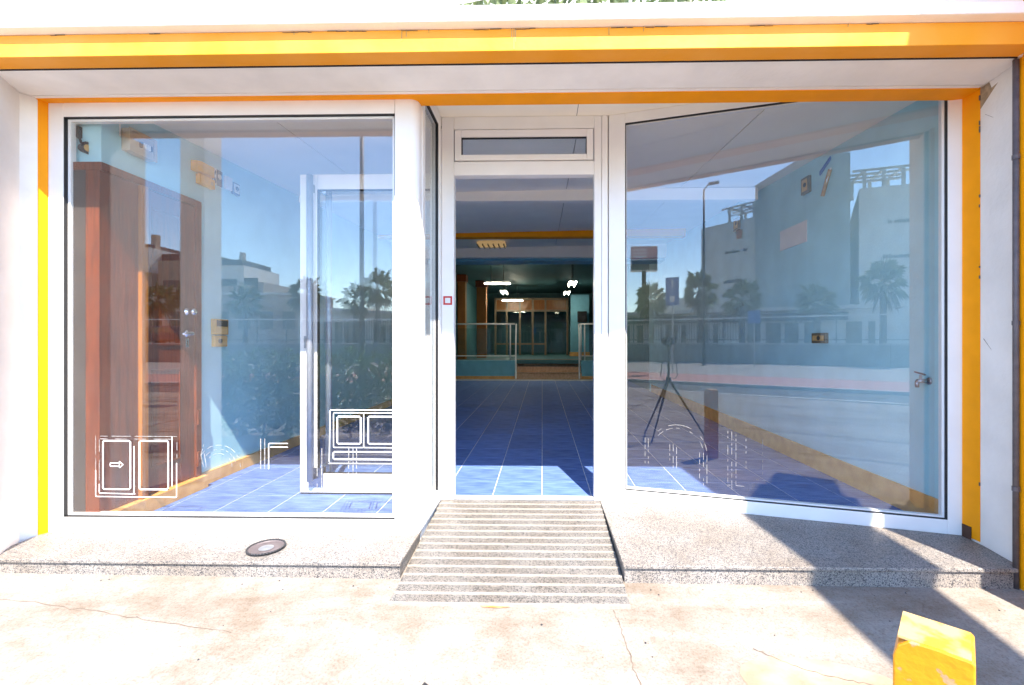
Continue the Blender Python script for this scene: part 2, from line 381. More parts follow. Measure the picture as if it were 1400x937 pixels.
# pavement slab joints seen in the glass
for (a, b) in [((-6, .2), (5, -.35)), ((-7, -1.2), (6, -1.7)), ((-9, -2.7), (8, -3.1)), ((-9, -4.4), (9, -4.7)), ((-1.2, 1.2), (-1.5, -6)), ((3.2, 1.2), (2.6, -6)), ((-5.5, 1.2), (-6, -6))]:
    strip('joint', wander(a, b, 60, .05), .022, 'crack', 'pavement', lift=.003)
# small debris
tag(MB().hexa([(-.405, 1.47, gzz(-.4, 1.47) + .002), (-.385, 1.455, gzz(-.4, 1.47) + .002), (-.372, 1.475, gzz(-.4, 1.47) + .010), (-.395, 1.50, gzz(-.4, 1.47) + .004),
               (-.403, 1.472, gzz(-.4, 1.47) + .006), (-.386, 1.46, gzz(-.4, 1.47) + .008), (-.376, 1.476, gzz(-.4, 1.47) + .014), (-.394, 1.497, gzz(-.4, 1.47) + .007)]).build('dry_leaf', 'darkmetal'),
    'small dark dry leaf lying on the pavement below the ramp', 'leaf')
peb = MB()
for i in range(46):
    x = random.uniform(-2.2, 2.0); y = random.uniform(1.35, 2.03) if random.random() < .6 else random.uniform(1.98, 2.05)
    if -.68 < x < .4 and y > 1.8: continue
    r = random.uniform(.002, .006); z = gzz(x, y)
    peb.add([(x - r, y, z), (x, y - r, z), (x + r, y, z), (x, y + r, z), (x, y, z + r)], [(0, 1, 4), (1, 2, 4), (2, 3, 4), (3, 0, 4)])
tag(peb.build('grit', 'darkmetal'), 'specks of dark grit scattered along the pavement by the step', 'grit', kind='stuff')

# ================================================================== SHOP BUILDING (outer shell)
B = thing('shop_building', 'white rendered shop building with orange fascia band around the entrance', 'building', (0, 2.06, 0))
lp = MB().prism([(-3.6, 1.86), (-2.60, 1.86), (-2.60, 2.10), (-2.70, 2.27), (-2.660, 2.318), (-2.70, 2.6), (-3.6, 2.6)], -.6, 2.31).build('pier', 'plaster', B)
lp['label'] = 'white plastered pier left of the shop windows'
MB().prism([(-2.659, 2.319), (-2.642, 2.351), (-2.642, 2.44), (-2.70, 2.44), (-2.70, 2.325)], -.01, 2.309).build('painted_reveal', 'orange', B)
rp = MB().prism([(2.175, 2.105), (2.216, 2.319), (2.22, 2.6), (3.2, 2.6), (3.2, 2.105)], -.6, 2.31).build('pier', 'plaster', B)
rp['label'] = 'cracked white pier right of the slanted window'
MB().prism([(2.213, 2.32), (2.208, 2.41), (2.208, 2.46), (2.25, 2.46), (2.25, 2.32)], .012, 2.309).build('painted_reveal', 'orange', B)
# chipped foot of the reveal
MB().prism([(2.205, 2.36), (2.204, 2.408), (2.2075, 2.408), (2.2085, 2.36)], .0, .07).build('rust_chip', mat('dark_rust', (.08, .035, .02), .9, var=.3), B)
strip_w = MB().hexa([(2.197, 2.215, 2.306), (2.216, 2.325, 2.306), (2.22, 2.325, 2.306), (2.20, 2.215, 2.306), (2.189, 2.175, 2.30), (2.214, 2.318, 2.20), (2.22, 2.325, 2.20), (2.20, 2.18, 2.30)])
strip_w.build('torn_patch', mat('bare_cement', (.45, .34, .22), .9, var=.35, scale=40), B)
lintel = MB(); lintel.box(-3.6, 3.2, 2.06, 2.42, 2.312, 2.57); lintel.build('lintel', 'plaster', B)
MB().box(-2.66, 2.2, 2.064, 2.286, 2.306, 2.3119).build('soffit_panel', 'plaster_bright', B)
MB().box(-2.66, 2.2, 2.292, 2.312, 2.304, 2.3119).build('soffit_strip', 'plaster_bright', B)
MB().box(-2.66, 2.208, 2.312, 2.421, 2.300, 2.3119).build('painted_soffit', 'orange', B)
# fascia: box standing 9 cm proud, with drips of rust on it
fas = MB().prismx([(1.971, 2.302), (1.971, 2.40), (2.0599, 2.40), (2.0599, 2.302)], -3.6, 2.13).build('fascia_board', 'pale_orange', B, bevel=.003)
MB().box(-3.6, 2.13, 2.058, 2.0635, 2.297, 2.302).build('fascia_gap_shade', 'gasket', B)  # black strip, the shade below the fascia put into its colour
cn = MB().prismx([(1.932, 2.409), (1.932, 2.458), (2.12, 2.462), (2.12, 2.401), (1.968, 2.401)], -3.6, 3.2).build('cornice', 'plaster_bright', B, bevel=.004)
for x, ln in [(-.62, .05), (-.60, .03), (-.135, .04), (-.125, .09), (-.118, .06), (.29, .035), (.44, .02), (-1.1, .015), (1.32, .012), (-.5, .012)]:
    MB().box(x, x + .0025, 1.9690, 1.9712, 2.399 - ln, 2.399).build('rust_drip', 'rust', B)
crack = MB()
for c_ in (-2.2, -1.75, -1.15, -.95, -.62, -.3, -.12, .3, .45, .9, 1.4):
    x = c_; z = 2.3985
    for k in range(random.randint(2, 5)):
        w = random.uniform(.012, .05); z = 2.3985 - random.uniform(0, .004)
        crack.box(x, x + w, 1.9685, 1.972, z - random.uniform(.0006, .0018), z); x += w * random.uniform(.7, 1.3)
ck = crack.build('cornice_joint', 'crack', B); ck['kind'] = 'stuff'
# roof slab over the shop and the upper storey
roof = MB().prismx([(2.12, 2.52), (2.12, 2.57), (4.6, 2.80), (9.0, 3.25), (19, 3.3), (19, 3.1), (8.7, 3.05), (4.6, 2.72), (2.42, 2.52)], -3.6, 3.2)
roof.build('roof_slab', 'plaster', B)
up = MB(); up.box(-3.6, -.66, 2.121, 2.35, 2.571, 6.0); up.build('upper_wall', 'plaster_bright', B)
up = MB(); up.box(1.02, 3.2, 2.121, 2.35, 2.571, 6.0); up.build('upper_wall', 'plaster_bright', B)
up = MB(); up.box(-3.6, 3.2, 6.6, 6.9, 3.06, 8.0); up.build('upper_back_wall', 'b_white', B)
for x0 in (-.9, 1.25):
    MB().box(x0, x0 + .5, 6.56, 6.599, 4.6, 6.4).build('upper_window', 'b_teal', B)
# unseen overhead slabs and side walls beside the entrance
MB().prism([(2.105, -2.05), (1.83, 2.118), (3.2, 2.118), (3.2, .6), (2.66, .6), (2.53, -2.05)], 4.0, 4.14).build('unseen_slab', 'plaster', B)  # unseen slab, added and shaped to cast the dark band on the right
MB().box(-3.4, -2.7, -.9, 2.118, 4.0, 4.14).build('unseen_slab', 'plaster', B)
MB().box(2.156, 2.5, 1.40, 2.1045, -.6, 3.999).build('side_wall', 'orange', B)
MB().box(-2.99, -2.79, .9, 1.1, -.5, 3.999).build('column', 'plaster', B)
# shell around the rooms
MB().box(-3.6, -2.6, 2.601, 19, -.6, 3.1).build('outer_wall', 'plaster', B)
MB().box(2.45, 3.2, 2.601, 19, -.6, 3.1).build('outer_wall', 'plaster', B)
MB().box(-3.6, 3.2, 19.001, 19.3, -.6, 3.4).build('outer_wall', 'plaster', B)
for k in range(9):
    z = random.choice((.25, 1.3, 1.75, 2.0, 2.15)) + random.uniform(-.1, .1); hh = random.uniform(.006, .025); w = random.uniform(.001, .0035)
    MB().box(2.208, 2.2128, 2.3195 - w, 2.3205, z, z + hh).build('chip', 'crack', B)
# hairline cracks in the right pier
for pts in ([(2.2095, 2.27, .45), (2.2045, 2.245, .38), (2.206, 2.25, .25), (2.2025, 2.235, .1), (2.199, 2.215, .02)], [(2.203, 2.24, 2.12), (2.2125, 2.29, 2.16)], [(2.2, 2.22, .95), (2.2135, 2.30, 1.04)]):
    MB().path([(x - .0012, y, z) for x, y, z in pts], .0013, 5).build('hairline_crack', 'crack', B)
# pipe in the corner
P = thing('drain_pipe', 'thin grey vertical pipe in the corner right of the entrance', 'pipe', (2.145, 2.075, -.12))
MB().tube((2.142, 2.078, -.11), (2.142, 2.078, 2.30), .0115, n=14).build('tube', 'pipe', P, smooth=True)
for z in (.35, 1.1, 1.85): MB().tube((2.142, 2.078, z), (2.142, 2.078, z + .02), .014, n=14).build('clip', 'pipe', P)

# terrace hedge and board above the cornice
def leaves(mb, n, cfun, size, flat=.3):
    for i in range(n):
        p = Vector(cfun()); s = size * random.uniform(.6, 1.3)
        d = Vector((random.gauss(0, 1), random.gauss(0, 1), random.gauss(0, .7))).normalized(); q = d.orthogonal().normalized()
        q = (Matrix.Rotation(random.uniform(0, 6.28), 3, d) @ q); w = d.cross(q) * s * .42
        a = p - q * s * .5; b = p + q * s * .5; m_ = p + d * s * .08
        mb.add([a, m_ + w, b, m_ - w], [(0, 1, 2), (0, 2, 3)])
def blob(c, r):
    def fn():
        while True:
            p = Vector([random.uniform(-1, 1) for _ in range(3)])
            k = p.length
            if k < 1 and random.random() < .25 + .75 * k * k: break
        return (c[0] + p.x * r[0], c[1] + p.y * r[1], c[2] + p.z * r[2])
    return fn
H = thing('terrace_hedge', 'leafy green hedge on the terrace above the cornice', 'hedge', (.2, 4.6, 2.85))
mb = MB()
for i in range(9): leaves(mb, 420, blob((-.85 + i * .3, 4.6 + random.uniform(-.1, .1), 3.9 + random.uniform(-.15, .2)), (.34, .32, 1.0)), .10)
mb.build('foliage', 'leaf_pale', H)
mb = MB()
for i in range(8): mb.tube((-.8 + i * .3, 4.6, 2.8), (-.8 + i * .3 + random.uniform(-.1, .1), 4.6, 4.2), .02, .008, 6)
mb.build('stems', 'trunk', H)
T = Matrix.Translation((-.715, 2.095, 2.56)) @ Matrix.Rotation(R(-10), 4, 'Y')
Q = thing('sign_board', 'white board edged in orange standing tilted above the cornice', 'board', (-.5, 2.1, 2.46))
MB(T).box(0, .6, 0, .02, 0, .5).build('panel', 'plaster_bright', Q)
mb = MB(T); frame2(mb, -.006, .606, -.006, .506, .008, .008, .008, .008, -.004, .0); mb.build('edge', mat('dull_orange_edge', (.75, .42, .25), .5, var=.1), Q)
G = thing('terrace_railing', 'grey barred railing on the terrace right of the hedge', 'railing', (1.3, 4.9, 2.85))
mb = MB()
for i in range(14): mb.box(1.62 + i * .07, 1.645 + i * .07, 4.9, 4.92, 2.8, 5.2)
mb.box(1.55, 2.62, 4.895, 4.925, 4.6, 4.64); mb.build('bars', 'b_teal', G)

# ================================================================== STEPS AND RAMP
S = thing('granite_step', 'speckled granite step under the left shop window', 'step', (-1.6, 2.06, -.1))
MB().box(-2.66, -.655, 2.06, 2.43, -.012, .004).build('tread', 'granite', S, bevel=.003)
MB().box(-2.64, -.66, 2.072, 2.42, -.14, -.0145).build('riser', 'granite', S)
MB().box(-2.655, -.657, 2.0715, 2.08, -.0148, -.0115).build('joint', 'crack', S)
S2 = thing('granite_step', 'wedge shaped granite step under the slanted right window, half in shadow', 'step', (1.3, 2.06, -.1))
MB().prism([(.372, 2.06), (2.135, 2.06), (2.178, 2.12), (2.21, 2.30), (2.21, 2.44), (.40, 2.94), (.372, 2.94)], -.012, .004).build('tread', 'granite', S2, bevel=.003)
MB().prism([(.378, 2.072), (2.125, 2.072), (2.17, 2.12), (2.2, 2.42), (.378, 2.93)], -.15, -.0145).build('riser', 'granite', S2)
MB().box(.375, 2.13, 2.0715, 2.08, -.0148, -.0115).build('joint', 'crack', S2)
RP = thing('granite_ramp', 'grooved granite ramp rising to the open doorway', 'ramp', (-.13, 2.4, -.09))
ya, za, yb, zb = 1.890, -.082, 2.905, .002
nst = 15
def rz_(y): return za + (zb - za) * (y - ya) / (yb - ya)
strip_me = None
for i in range(nst):
    y0 = ya + (yb - ya) * i / nst; y1 = ya + (yb - ya) * (i + 1) / nst
    rb = y0 + .012
    xl, xr = -.652 + random.uniform(-.002, .002), .370
    mb = MB(); mb.hexa([(xl, rb, -.2), (xr, rb, -.2), (xr, y1, -.2), (xl, y1, -.2), (xl, rb, rz_(rb) - .003), (xr, rb, rz_(rb) - .003), (xr, y1, rz_(y1) - .003), (xl, y1, rz_(y1) - .003)])
    o = mb.build('granite_strip', 'granite_ramp', RP)
    mb = MB(); mb.hexa([(xl, y0, -.2), (xr, y0, -.2), (xr, rb, -.2), (xl, rb, -.2), (xl, y0, rz_(y0) + .0015), (xr, y0, rz_(y0) + .0015), (xr, rb, rz_(rb) + .0015), (xl, rb, rz_(rb) + .0015)])
    mb.build('smooth_rib', 'granite_rib', o.name)
mb = MB(); pts = []
for i in range(16):
    a = 2 * math.pi * i / 16; r = random.uniform(.7, 1.1); pts.append((-.20 + .07 * r * math.cos(a), 1.888 + .010 * r * math.sin(a)))
mb.add([(x, y, gzz(x, y) + .004) for x, y in pts], [tuple(range(16))]); mb.build('rust_stain', 'rust', RP)

# ================================================================== SHOP WINDOWS
# left window (parallel to the street)
YF, YB = 2.352, 2.42
W1 = thing('shop_window', 'wide white framed shop window in front of the brown wooden door', 'window', (-1.65, 2.38, 0))
mb = MB(); frame2(mb, -2.642, -.776, .004, 2.302, .082, .0, .082, .075, YF, YB); mb.build('frame', 'pvc', W1, bevel=.004)
post = [(-.776, YF), (-.70, YF)] + [(-.70 + .045 * math.sin(a), YF + .045 - .045 * math.cos(a)) for a in [R(x) for x in (15, 30, 45, 60, 75, 90)]] + [(-.655, 2.44), (-.776, 2.44)]
MB().prism(post, .004, 2.302).build('corner_post', 'pvc', W1, bevel=.002)
mb = MB(); frame2(mb, -2.56, -.776, .086, 2.227, .004, .003, .003, .004, YF + .004, YF + .034); mb.build('gasket', 'gasket', W1)
mb = MB(); frame2(mb, -2.554, -.782, .092, 2.221, .014, .012, .010, .012, YF + .02, YF + .05); mb.build('glazing_bead', 'pvc', W1)
pw = MB().box(-2.553, -.783, 2.376, 2.382, .093, 2.22).build('pane', 'pane', W1)
# vinyl line drawings on the left pane: metres across from the pane's left edge and up from its foot
def line_deco(parent, name, m, segs, place, w):
    mb = MB()
    for (u0, v0, u1, v1) in segs:
        a, b = Vector((u0, v0)), Vector((u1, v1)); d = b - a
        if d.length < 1e-6: continue
        t = d.normalized() * w * .5; nn = Vector((-t.y, t.x)); a2, b2 = a - t, b + t
        q = [a2 + nn, b2 + nn, b2 - nn, a2 - nn]
        mb.hexa([place(p.x, p.y, .0003) for p in q] + [place(p.x, p.y, .0010) for p in q])
    return mb.build(name, m, parent)
def rect(u0, v0, u1, v1): return [(u0, v0, u1, v0), (u1, v0, u1, v1), (u1, v1, u0, v1), (u0, v1, u0, v0)]
def arc(cu, cv, r, a0, a1, n=18):
    p = [(cu + r * math.cos(R(a0 + (a1 - a0) * i / n)), cv + r * math.sin(R(a0 + (a1 - a0) * i / n))) for i in range(n + 1)]
    return [(p[i][0], p[i][1], p[i + 1][0], p[i + 1][1]) for i in range(n)]
def worn(segs, keep=.6, l=.02):
    out = []
    for (a, b, c, d) in segs:
        k = max(1, int(math.hypot(c - a, d - b) / l))
        for i in range(k):
            if random.random() < keep: out.append((a + (c - a) * i / k, b + (d - b) * i / k, a + (c - a) * (i + .9) / k, b + (d - b) * (i + .9) / k))
    return out
PL = lambda u, v, t: (-2.56 + u, 2.376 - t, .086 + v)
line_deco(W1, 'drawn_frame', 'film', rect(.195, .145, .345, .405), PL, .0075)
line_deco(W1, 'drawn_frame', 'film', rect(.395, .145, .552, .405), PL, .0075)
line_deco(W1, 'drawn_outline', 'film', [(.155, .245, .155, .105), (.155, .105, .598, .103), (.598, .103, .598, .285), (.175, .17, .175, .123), (.175, .123, .37, .120), (.365, .375, .365, .120), (.573, .165, .573, .425)], PL, .0042)
line_deco(W1, 'worn_outline', 'film_worn', worn([(.16, .43, .60, .43), (.18, .415, .58, .415), (.155, .43, .155, .25), (.60, .42, .60, .29), (.175, .41, .175, .17)], .65), PL, .0026)
line_deco(W1, 'arrow', 'film', [(.235, .268, .285, .268), (.235, .286, .285, .286), (.235, .268, .235, .286), (.285, .260, .285, .294), (.285, .294, .306, .277), (.285, .260, .306, .277)], PL, .004)
line_deco(W1, 'drawn_panel', 'film', [(1.43, .575, 1.784, .575), (1.43, .575, 1.425, .30), (1.448, .56, 1.784, .56), (1.448, .56, 1.448, .375), (1.448, .375, 1.784, .375), (1.61, .56, 1.61, .375), (1.425, .29, 1.784, .29)], PL, .0042)
line_deco(W1, 'drawn_square', 'film', rect(1.468, .395, 1.594, .540), PL, .0075)
line_deco(W1, 'drawn_square', 'film', [(1.784, .395, 1.634, .395), (1.634, .395, 1.634, .54), (1.634, .54, 1.784, .54)], PL, .0075)
line_deco(W1, 'drawn_square', 'film', [(1.784, .312, 1.447, .312), (1.447, .312, 1.447, .352), (1.447, .352, 1.784, .352)], PL, .0065)
line_deco(W1, 'drawn_verticals', 'film_worn', worn([(u, .18, u, .37) for u in (1.53, 1.553, 1.572)] + [(u, .26, u, .42) for u in (1.055, 1.077)] + [(u, .14, u, .37) for u in (1.36, 1.385)], .85), PL, .004)
line_deco(W1, 'drawn_corner', 'film', [(1.098, .26, 1.098, .395), (1.098, .395, 1.20, .395), (1.11, .375, 1.20, .375)], PL, .0042)
line_deco(W1, 'drawn_arch', 'film_worn', worn(arc(.83, .27, .115, 0, 150) + arc(.83, .27, .092, 0, 150) + arc(.83, .27, .07, 0, 140), .6, .012), PL, .0022)
line_deco(W1, 'worn_scratches', 'film_worn', worn([(.745, .27, .73, .33), (.73, .33, .75, .40), (.76, .27, .748, .34)], .8, .012), PL, .0022)

# return pane between the left window and the doorway
W2 = thing('side_window', 'narrow white framed return pane left of the open doorway', 'window', (-.65, 2.66, 0))
mb = MB()
xa, xb = -.71, -.6525
mb.box(xa, xb, 2.441, 2.50, .004, 2.478); mb.box(xa, xb, 2.83, 2.899, .004, 2.478)
mb.box(xa, xb, 2.50, 2.83, .004, .085); mb.box(xa, xb, 2.50, 2.83, 2.40, 2.478); mb.build('frame', 'pvc', W2, bevel=.004)
mb = MB(); mb.box(-.674, -.656, 2.824, 2.829, .086, 2.399); mb.box(-.674, -.656, 2.50, 2.829, 2.393, 2.399); mb.build('gasket', 'gasket', W2)
MB().box(-.682, -.676, 2.502, 2.823, .087, 2.392).build('pane', 'pane_clear', W2)

# slanted right window
A2, B2 = Vector((.427, 2.90)), Vector((2.209, 2.409)); dl = (B2 - A2).length; ang = math.atan2(B2.y - A2.y, B2.x - A2.x)
TS = Matrix.Translation((A2.x, A2.y, 0)) @ Matrix.Rotation(ang, 4, 'Z')
W3 = thing('shop_window', 'large slanted white framed shop window right of the doorway', 'window', (1.3, 2.65, 0))
mb = MB(TS); frame2(mb, 0, dl, .004, 2.478, .104, .062, .075, .062, .0, .066); mb.build('frame', 'pvc', W3, bevel=.004)
mb = MB(TS); frame2(mb, .104, dl - .062, .079, 2.416, .003, .005, .003, .004, .006, .034); mb.build('gasket', 'gasket', W3)
mb = MB(TS); frame2(mb, .110, dl - .069, .084, 2.410, .002, .012, .008, .004, .02, .05); mb.build('glazing_bead', 'pvc', W3)
MB(TS).box(.111, dl - .070, .026, .032, .085, 2.409).build('pane', 'pane', W3)
PR = lambda u, v, t: tuple(TS @ Vector((.111 + u, .026 - t, .085 + v)))
line_deco(W3, 'drawn_verticals', 'film_worn', worn([(u, .17, u, .33) for u in (.115, .135)] + [(u, .14, u, .30) for u in (.265, .285, .305)] + [(u, .06, u, .26) for u in (.44, .462, .482)], .6, .014), PR, .0022)
line_deco(W3, 'drawn_arch', 'film_worn', worn(arc(.31, .25, .172, 0, 140) + arc(.31, .25, .152, 0, 140), .6, .014), PR, .0022)
line_deco(W3, 'drawn_verticals', 'film_worn', worn([(u, .05, u, .40) for u in (.60, .622, .645)] + [(u, .14, u, .36) for u in (.70, .79)] + [(.60, .055, .72, .055), (.60, .075, .72, .075), (.74, .12, .82, .12)], .5, .014), PR, .0018)

# ================================================================== DOORWAY
D = thing('entrance_frame', 'white entrance frame with narrow hinged transom above the open doorway', 'door frame', (-.13, 2.93, 0))
def fz(y): return y
yf, yb_ = 2.90, 2.965
MB().box(-.652, -.572, yf, yb_, .0, 2.478).build('jamb', 'pvc', D, bevel=.003)
MB().box(.335, .381, yf, yb_, .0, 2.478).build('jamb', 'pvc', D, bevel=.003)
MB().prism([(.383, 2.895), (.42, 2.897), (.44, 2.96), (.383, 2.965)], .0, 2.478).build('corner_post', 'pvc', D, bevel=.004)
MB().box(-.571, .334, yf, yb_, 2.10, 2.188).build('head_rail', 'pvc', D, bevel=.003)
MB().box(-.571, .334, yf, yb_, 2.396, 2.478).build('top_rail', 'pvc', D, bevel=.003)
MB().box(-.571, .334, yf + .01, yb_ - .01, .0, .012).build('threshold', 'pvc', D, bevel=.002)
ts = MB(); frame2(ts, -.565, .328, 2.194, 2.390, .042, .042, .036, .046, yf - .008, yf + .045); ts = ts.build('transom', 'pvc', D, bevel=.004)
mb = MB(); frame2(mb, -.523, .286, 2.230, 2.344, .005, .005, .003, .005, yf + .004, yf + .02); mb.build('gasket', 'gasket', ts.name)
MB().box(-.518, .281, yf + .012, yf + .018, 2.233, 2.339).build('pane', 'pane_clear', ts.name)
mb = MB(); frame2(mb, -.640, -.583, 1.262, 1.318, .011, .011, .011, .011, yf - .0016, yf - .0006); stk = mb.build('sticker', 'red', D)
MB().box(-.629, -.594, yf - .0014, yf - .0006, 1.273, 1.307).build('sticker_centre', 'white', stk.name)
# recess ceiling and lock
rc = MB().prism([(-.70, 2.421), (2.21, 2.421), (.43, 2.97), (-.70, 2.97)], 2.4785, 2.50).build('porch_ceiling', 'ceiling', B)
MB().box(.22, .2235, 2.43, 2.90, 2.4775, 2.4786).build('seam', 'ceiling_seam', rc.name)

# sliding door leaf, slid open behind the left window
SD = thing('sliding_door', 'white framed glass sliding door slid open behind the left window', 'door', (-1.1, 3.0, 0))
sx0, sx1, sy0, sy1 = -1.625, -.60, 2.985, 3.03
mb = MB(); frame2(mb, sx0, sx1, .012, 2.145, .115, .10, .125, .10, sy0, sy1); mb.build('leaf_frame', 'pvc', SD, bevel=.004)
mb = MB(); frame2(mb, sx0 + .115, sx1 - .10, .137, 2.045, .006, .006, .005, .006, sy0 + .006, sy0 + .03); mb.build('gasket', 'gasket', SD)
MB().box(sx0 + .121, sx1 - .106, sy0 + .018, sy0 + .024, .142, 2.039).build('pane', 'pane_clear', SD)
for k, (xx, yy) in enumerate([(sx0 + .088, 2.945), (sx0 + .155, 3.07)]):
    hd = MB().tube((xx, yy, .10), (xx, yy, 2.125), .021, n=14).build('pull_handle', 'handle', SD, smooth=True)
    for z in (.14, 2.02):
        MB().box(xx - .014, xx + .014, min(yy, 3.0), max(yy, 3.0), z, z + .05).build('bracket', 'steel', hd.name)
mb = MB(); mb.box(sx0 + .03, sx0 + .055, sy0 - .006, sy0 + .001, .98, 1.06); mb.tube((sx0 + .0425, sy0 - .016, 1.04), (sx0 + .0425, sy0, 1.04), .009, n=10); mb.build('lock', 'steel_dull', SD)
MB().box(sx0 + .06, sx0 + .16, sy0 - .006, sy0 - .001, .05, .18).build('kick_plate', 'steel', SD)
# black strip standing in for the shadow gap under the leaf
MB().box(sx0, sx1, sy0 + .005, sy1 - .005, .0005, .0118).build('bottom_gap_shade', 'gasket', SD)

# metal dish on the left step
DI = thing('metal_dish', 'round grey metal dish lying on the left granite step', 'dish', (-1.36, 2.19, .004))
dpx = (-1.36, 2.19, .0055)
MB().lathe([(.0, .0), (.076, 0), (.083, .007), (.078, .007), (.073, .002), (.0, .002)], dpx, 36).build('bowl', 'pipe', DI)
mb = MB()
for i in range(36):
    a0, a1 = 2 * math.pi * i / 36, 2 * math.pi * (i + 1) / 36
    mb.tube((dpx[0] + .083 * math.cos(a0), dpx[1] + .083 * math.sin(a0), dpx[2] + .008), (dpx[0] + .083 * math.cos(a1), dpx[1] + .083 * math.sin(a1), dpx[2] + .008), .0048, n=8)
mb.build('rim', 'darkmetal', DI, smooth=True)
MB().lathe([(.030, .0021), (.034, .004), (.026, .004), (.0, .003)], dpx, 24).build('hub', 'steel_dull', DI)

# yellow bollard close to the camera
BO = thing('bollard', 'chipped yellow square steel bollard in the right foreground', 'bollard', (.667, .78, -.21))
TB = Matrix.Translation((.667, .78, 0)) @ Matrix.Rotation(R(-42.5), 4, 'Z')
hw = .0505
prof = [(-hw, -.25), (-hw, .495), (-hw + .006, .515), (-hw + .02, .528), (0, .531), (hw - .004, .530), (hw, .526), (hw, -.25)]
mb = MB(TB); n = len(prof)
mb.add([(x, -hw, z) for x, z in prof] + [(x, hw, z) for x, z in prof], [tuple(range(n)), tuple(range(2 * n - 1, n - 1, -1))] + [(i, n + i, n + (i + 1) % n, (i + 1) % n) for i in range(n)])
mb.build('post', 'yellow', BO, bevel=.003)
MB(TB).add([(-.044, -.047, .5315), (.046, -.047, .5316), (.046, .046, .5316), (-.044, .046, .5315), (-.044, -.047, .5275), (.046, -.047, .5275), (.046, .046, .5275), (-.044, .046, .5275)],
           [(0, 1, 2, 3), (0, 4, 5, 1), (1, 5, 6, 2), (2, 6, 7, 3), (3, 7, 4, 0)]).build('worn_top', 'yellow_worn', BO)

# ================================================================== INTERIOR SHELL
fl = struct(MB().prism([(-2.6, 2.43), (-.66, 2.43), (-.66, 2.92), (.40, 2.92), (.44, 2.95), (2.21, 2.46), (2.45, 2.46), (2.45, 12.05), (-2.6, 12.05)], -.12, -.0025).build('floor', 'grout'))
# floor tiles: 33 cm, laid square to the street
ts_ = .3242
def tile_mesh(name, x0, x1, y0, y1):
    b = .002; mb = MB()
    mb.add([(x0, y0, -.012), (x1, y0, -.012), (x1, y1, -.012), (x0, y1, -.012), (x0, y0, -b), (x1, y0, -b), (x1, y1, -b), (x0, y1, -b),
            (x0 + b, y0 + b, 0), (x1 - b, y0 + b, 0), (x1 - b, y1 - b, 0), (x0 + b, y1 - b, 0)],
           [(0, 1, 5, 4), (1, 2, 6, 5), (2, 3, 7, 6), (3, 0, 4, 7), (4, 5, 9, 8), (5, 6, 10, 9), (6, 7, 11, 10), (7, 4, 8, 11), (8, 9, 10, 11)])
    return mb
first = tile_mesh('floor_tile', 0, ts_, 0, ts_).build('floor_tile', 'tile', 'floor')
tme = first.data; first_used = False
YT0 = 2.963 - .33 * 2
for r in range(0, 15):
    y0 = YT0 + r * .33
    for c in range(-8, 7):
        x0 = c * .33 + .0016
        if r == 0 and x0 > -.7: continue
        if r == 1 and -.70 < x0 < 1.3: continue
        if r == 0:
            tile_mesh('', x0, x0 + ts_, 2.436, y0 + ts_ + .0016).build('floor_tile', 'tile', 'floor'); continue
        if r == 1 and x0 > 1.3:
            tile_mesh('', x0, x0 + ts_, 2.76 if x0 < 1.5 else 2.66, y0 + ts_ + .0016).build('floor_tile', 'tile', 'floor'); continue
        if not first_used: first.location = (x0, y0 + .0016, 0); first_used = True
        else: share('floor_tile', tme, (x0, y0 + .0016, 0), 'floor')
for xa_, xb_ in ((-.672, -.345), (.3316, .658), (.6616, .988), (.9916, 1.318)):   # cut tiles by the doorway
    tile_mesh('', xa_, xb_, 2.965, 2.963 + .0).build('floor_tile', 'tile', 'floor') if False else None
mb = MB()
for r in range(15, 28):
    y0 = YT0 + r * .33
    for c in range(-8, 7):
        x0 = c * .33 + .0016; y1 = min(y0 + ts_, 12.0)
        mb.box(x0, x0 + ts_, y0, y1, -.012, 0)
o = mb.build('far_tiles', 'tile', 'floor'); o['kind'] = 'stuff'

def wl(name, mb, m): return struct(mb.build(name, m))
wl('wall_left', MB().box(-2.60, -2.42, 2.421, 9.3, -.1, 3.04), 'bluewall')
wl('wall_right', MB().box(2.20, 2.449, 2.466, 9.3, -.1, 3.04), 'bluewall')
# ceiling tilts gently up towards the back
ce = MB()
def cz(x, y):
    t = (y - 2.45) / 2.0; u = (x + 2.42) / 4.62
    return (2.365 + .105 * t) * (1 - u) + (2.425 + .115 * t) * u
def ceil_poly(p, dz0, dz1):
    mb = MB(); n = len(p)
    mb.add([(x, y, cz(x, y) + dz0) for x, y in p] + [(x, y, cz(x, y) + dz1) for x, y in p],
           [tuple(range(n - 1, -1, -1)), tuple(range(n, 2 * n))] + [(i, (i + 1) % n, n + (i + 1) % n, n + i) for i in range(n)])
    return mb
ceil_o = struct(ceil_poly([(-2.42, 2.975), (.44, 2.975), (2.2, 2.49), (2.2, 8.0), (-2.42, 8.0)], .022, .04).build('ceiling', 'ceiling_seam'))
g_ = .007
cpan = [[(-2.42, 2.43), (-1.65 - g_, 2.43), (-1.65 - g_, 4.45), (-2.42, 4.45)], [(-1.65, 2.43), (-.695, 2.43), (-.695, 2.972), (.24 - g_, 2.972), (.24 - g_, 4.45), (-1.65, 4.45)],
        [(.24, 2.972), (.44, 2.972), (1.35 - g_, 2.722), (1.35 - g_, 4.45), (.24, 4.45)], [(1.35, 2.722), (2.2, 2.488), (2.2, 4.45), (1.35, 4.45)]]
xs_c = [-2.42, -1.65, .24, 1.35, 2.2]
for y0, y1 in ((4.45, 6.55), (6.56, 8.0)):
    for i in range(4): cpan.append([(xs_c[i], y0), (xs_c[i + 1] - g_, y0), (xs_c[i + 1] - g_, y1), (xs_c[i], y1)])
for p in cpan: ceil_poly(p, 0, .021).build('ceiling_panel', 'ceiling', 'ceiling')
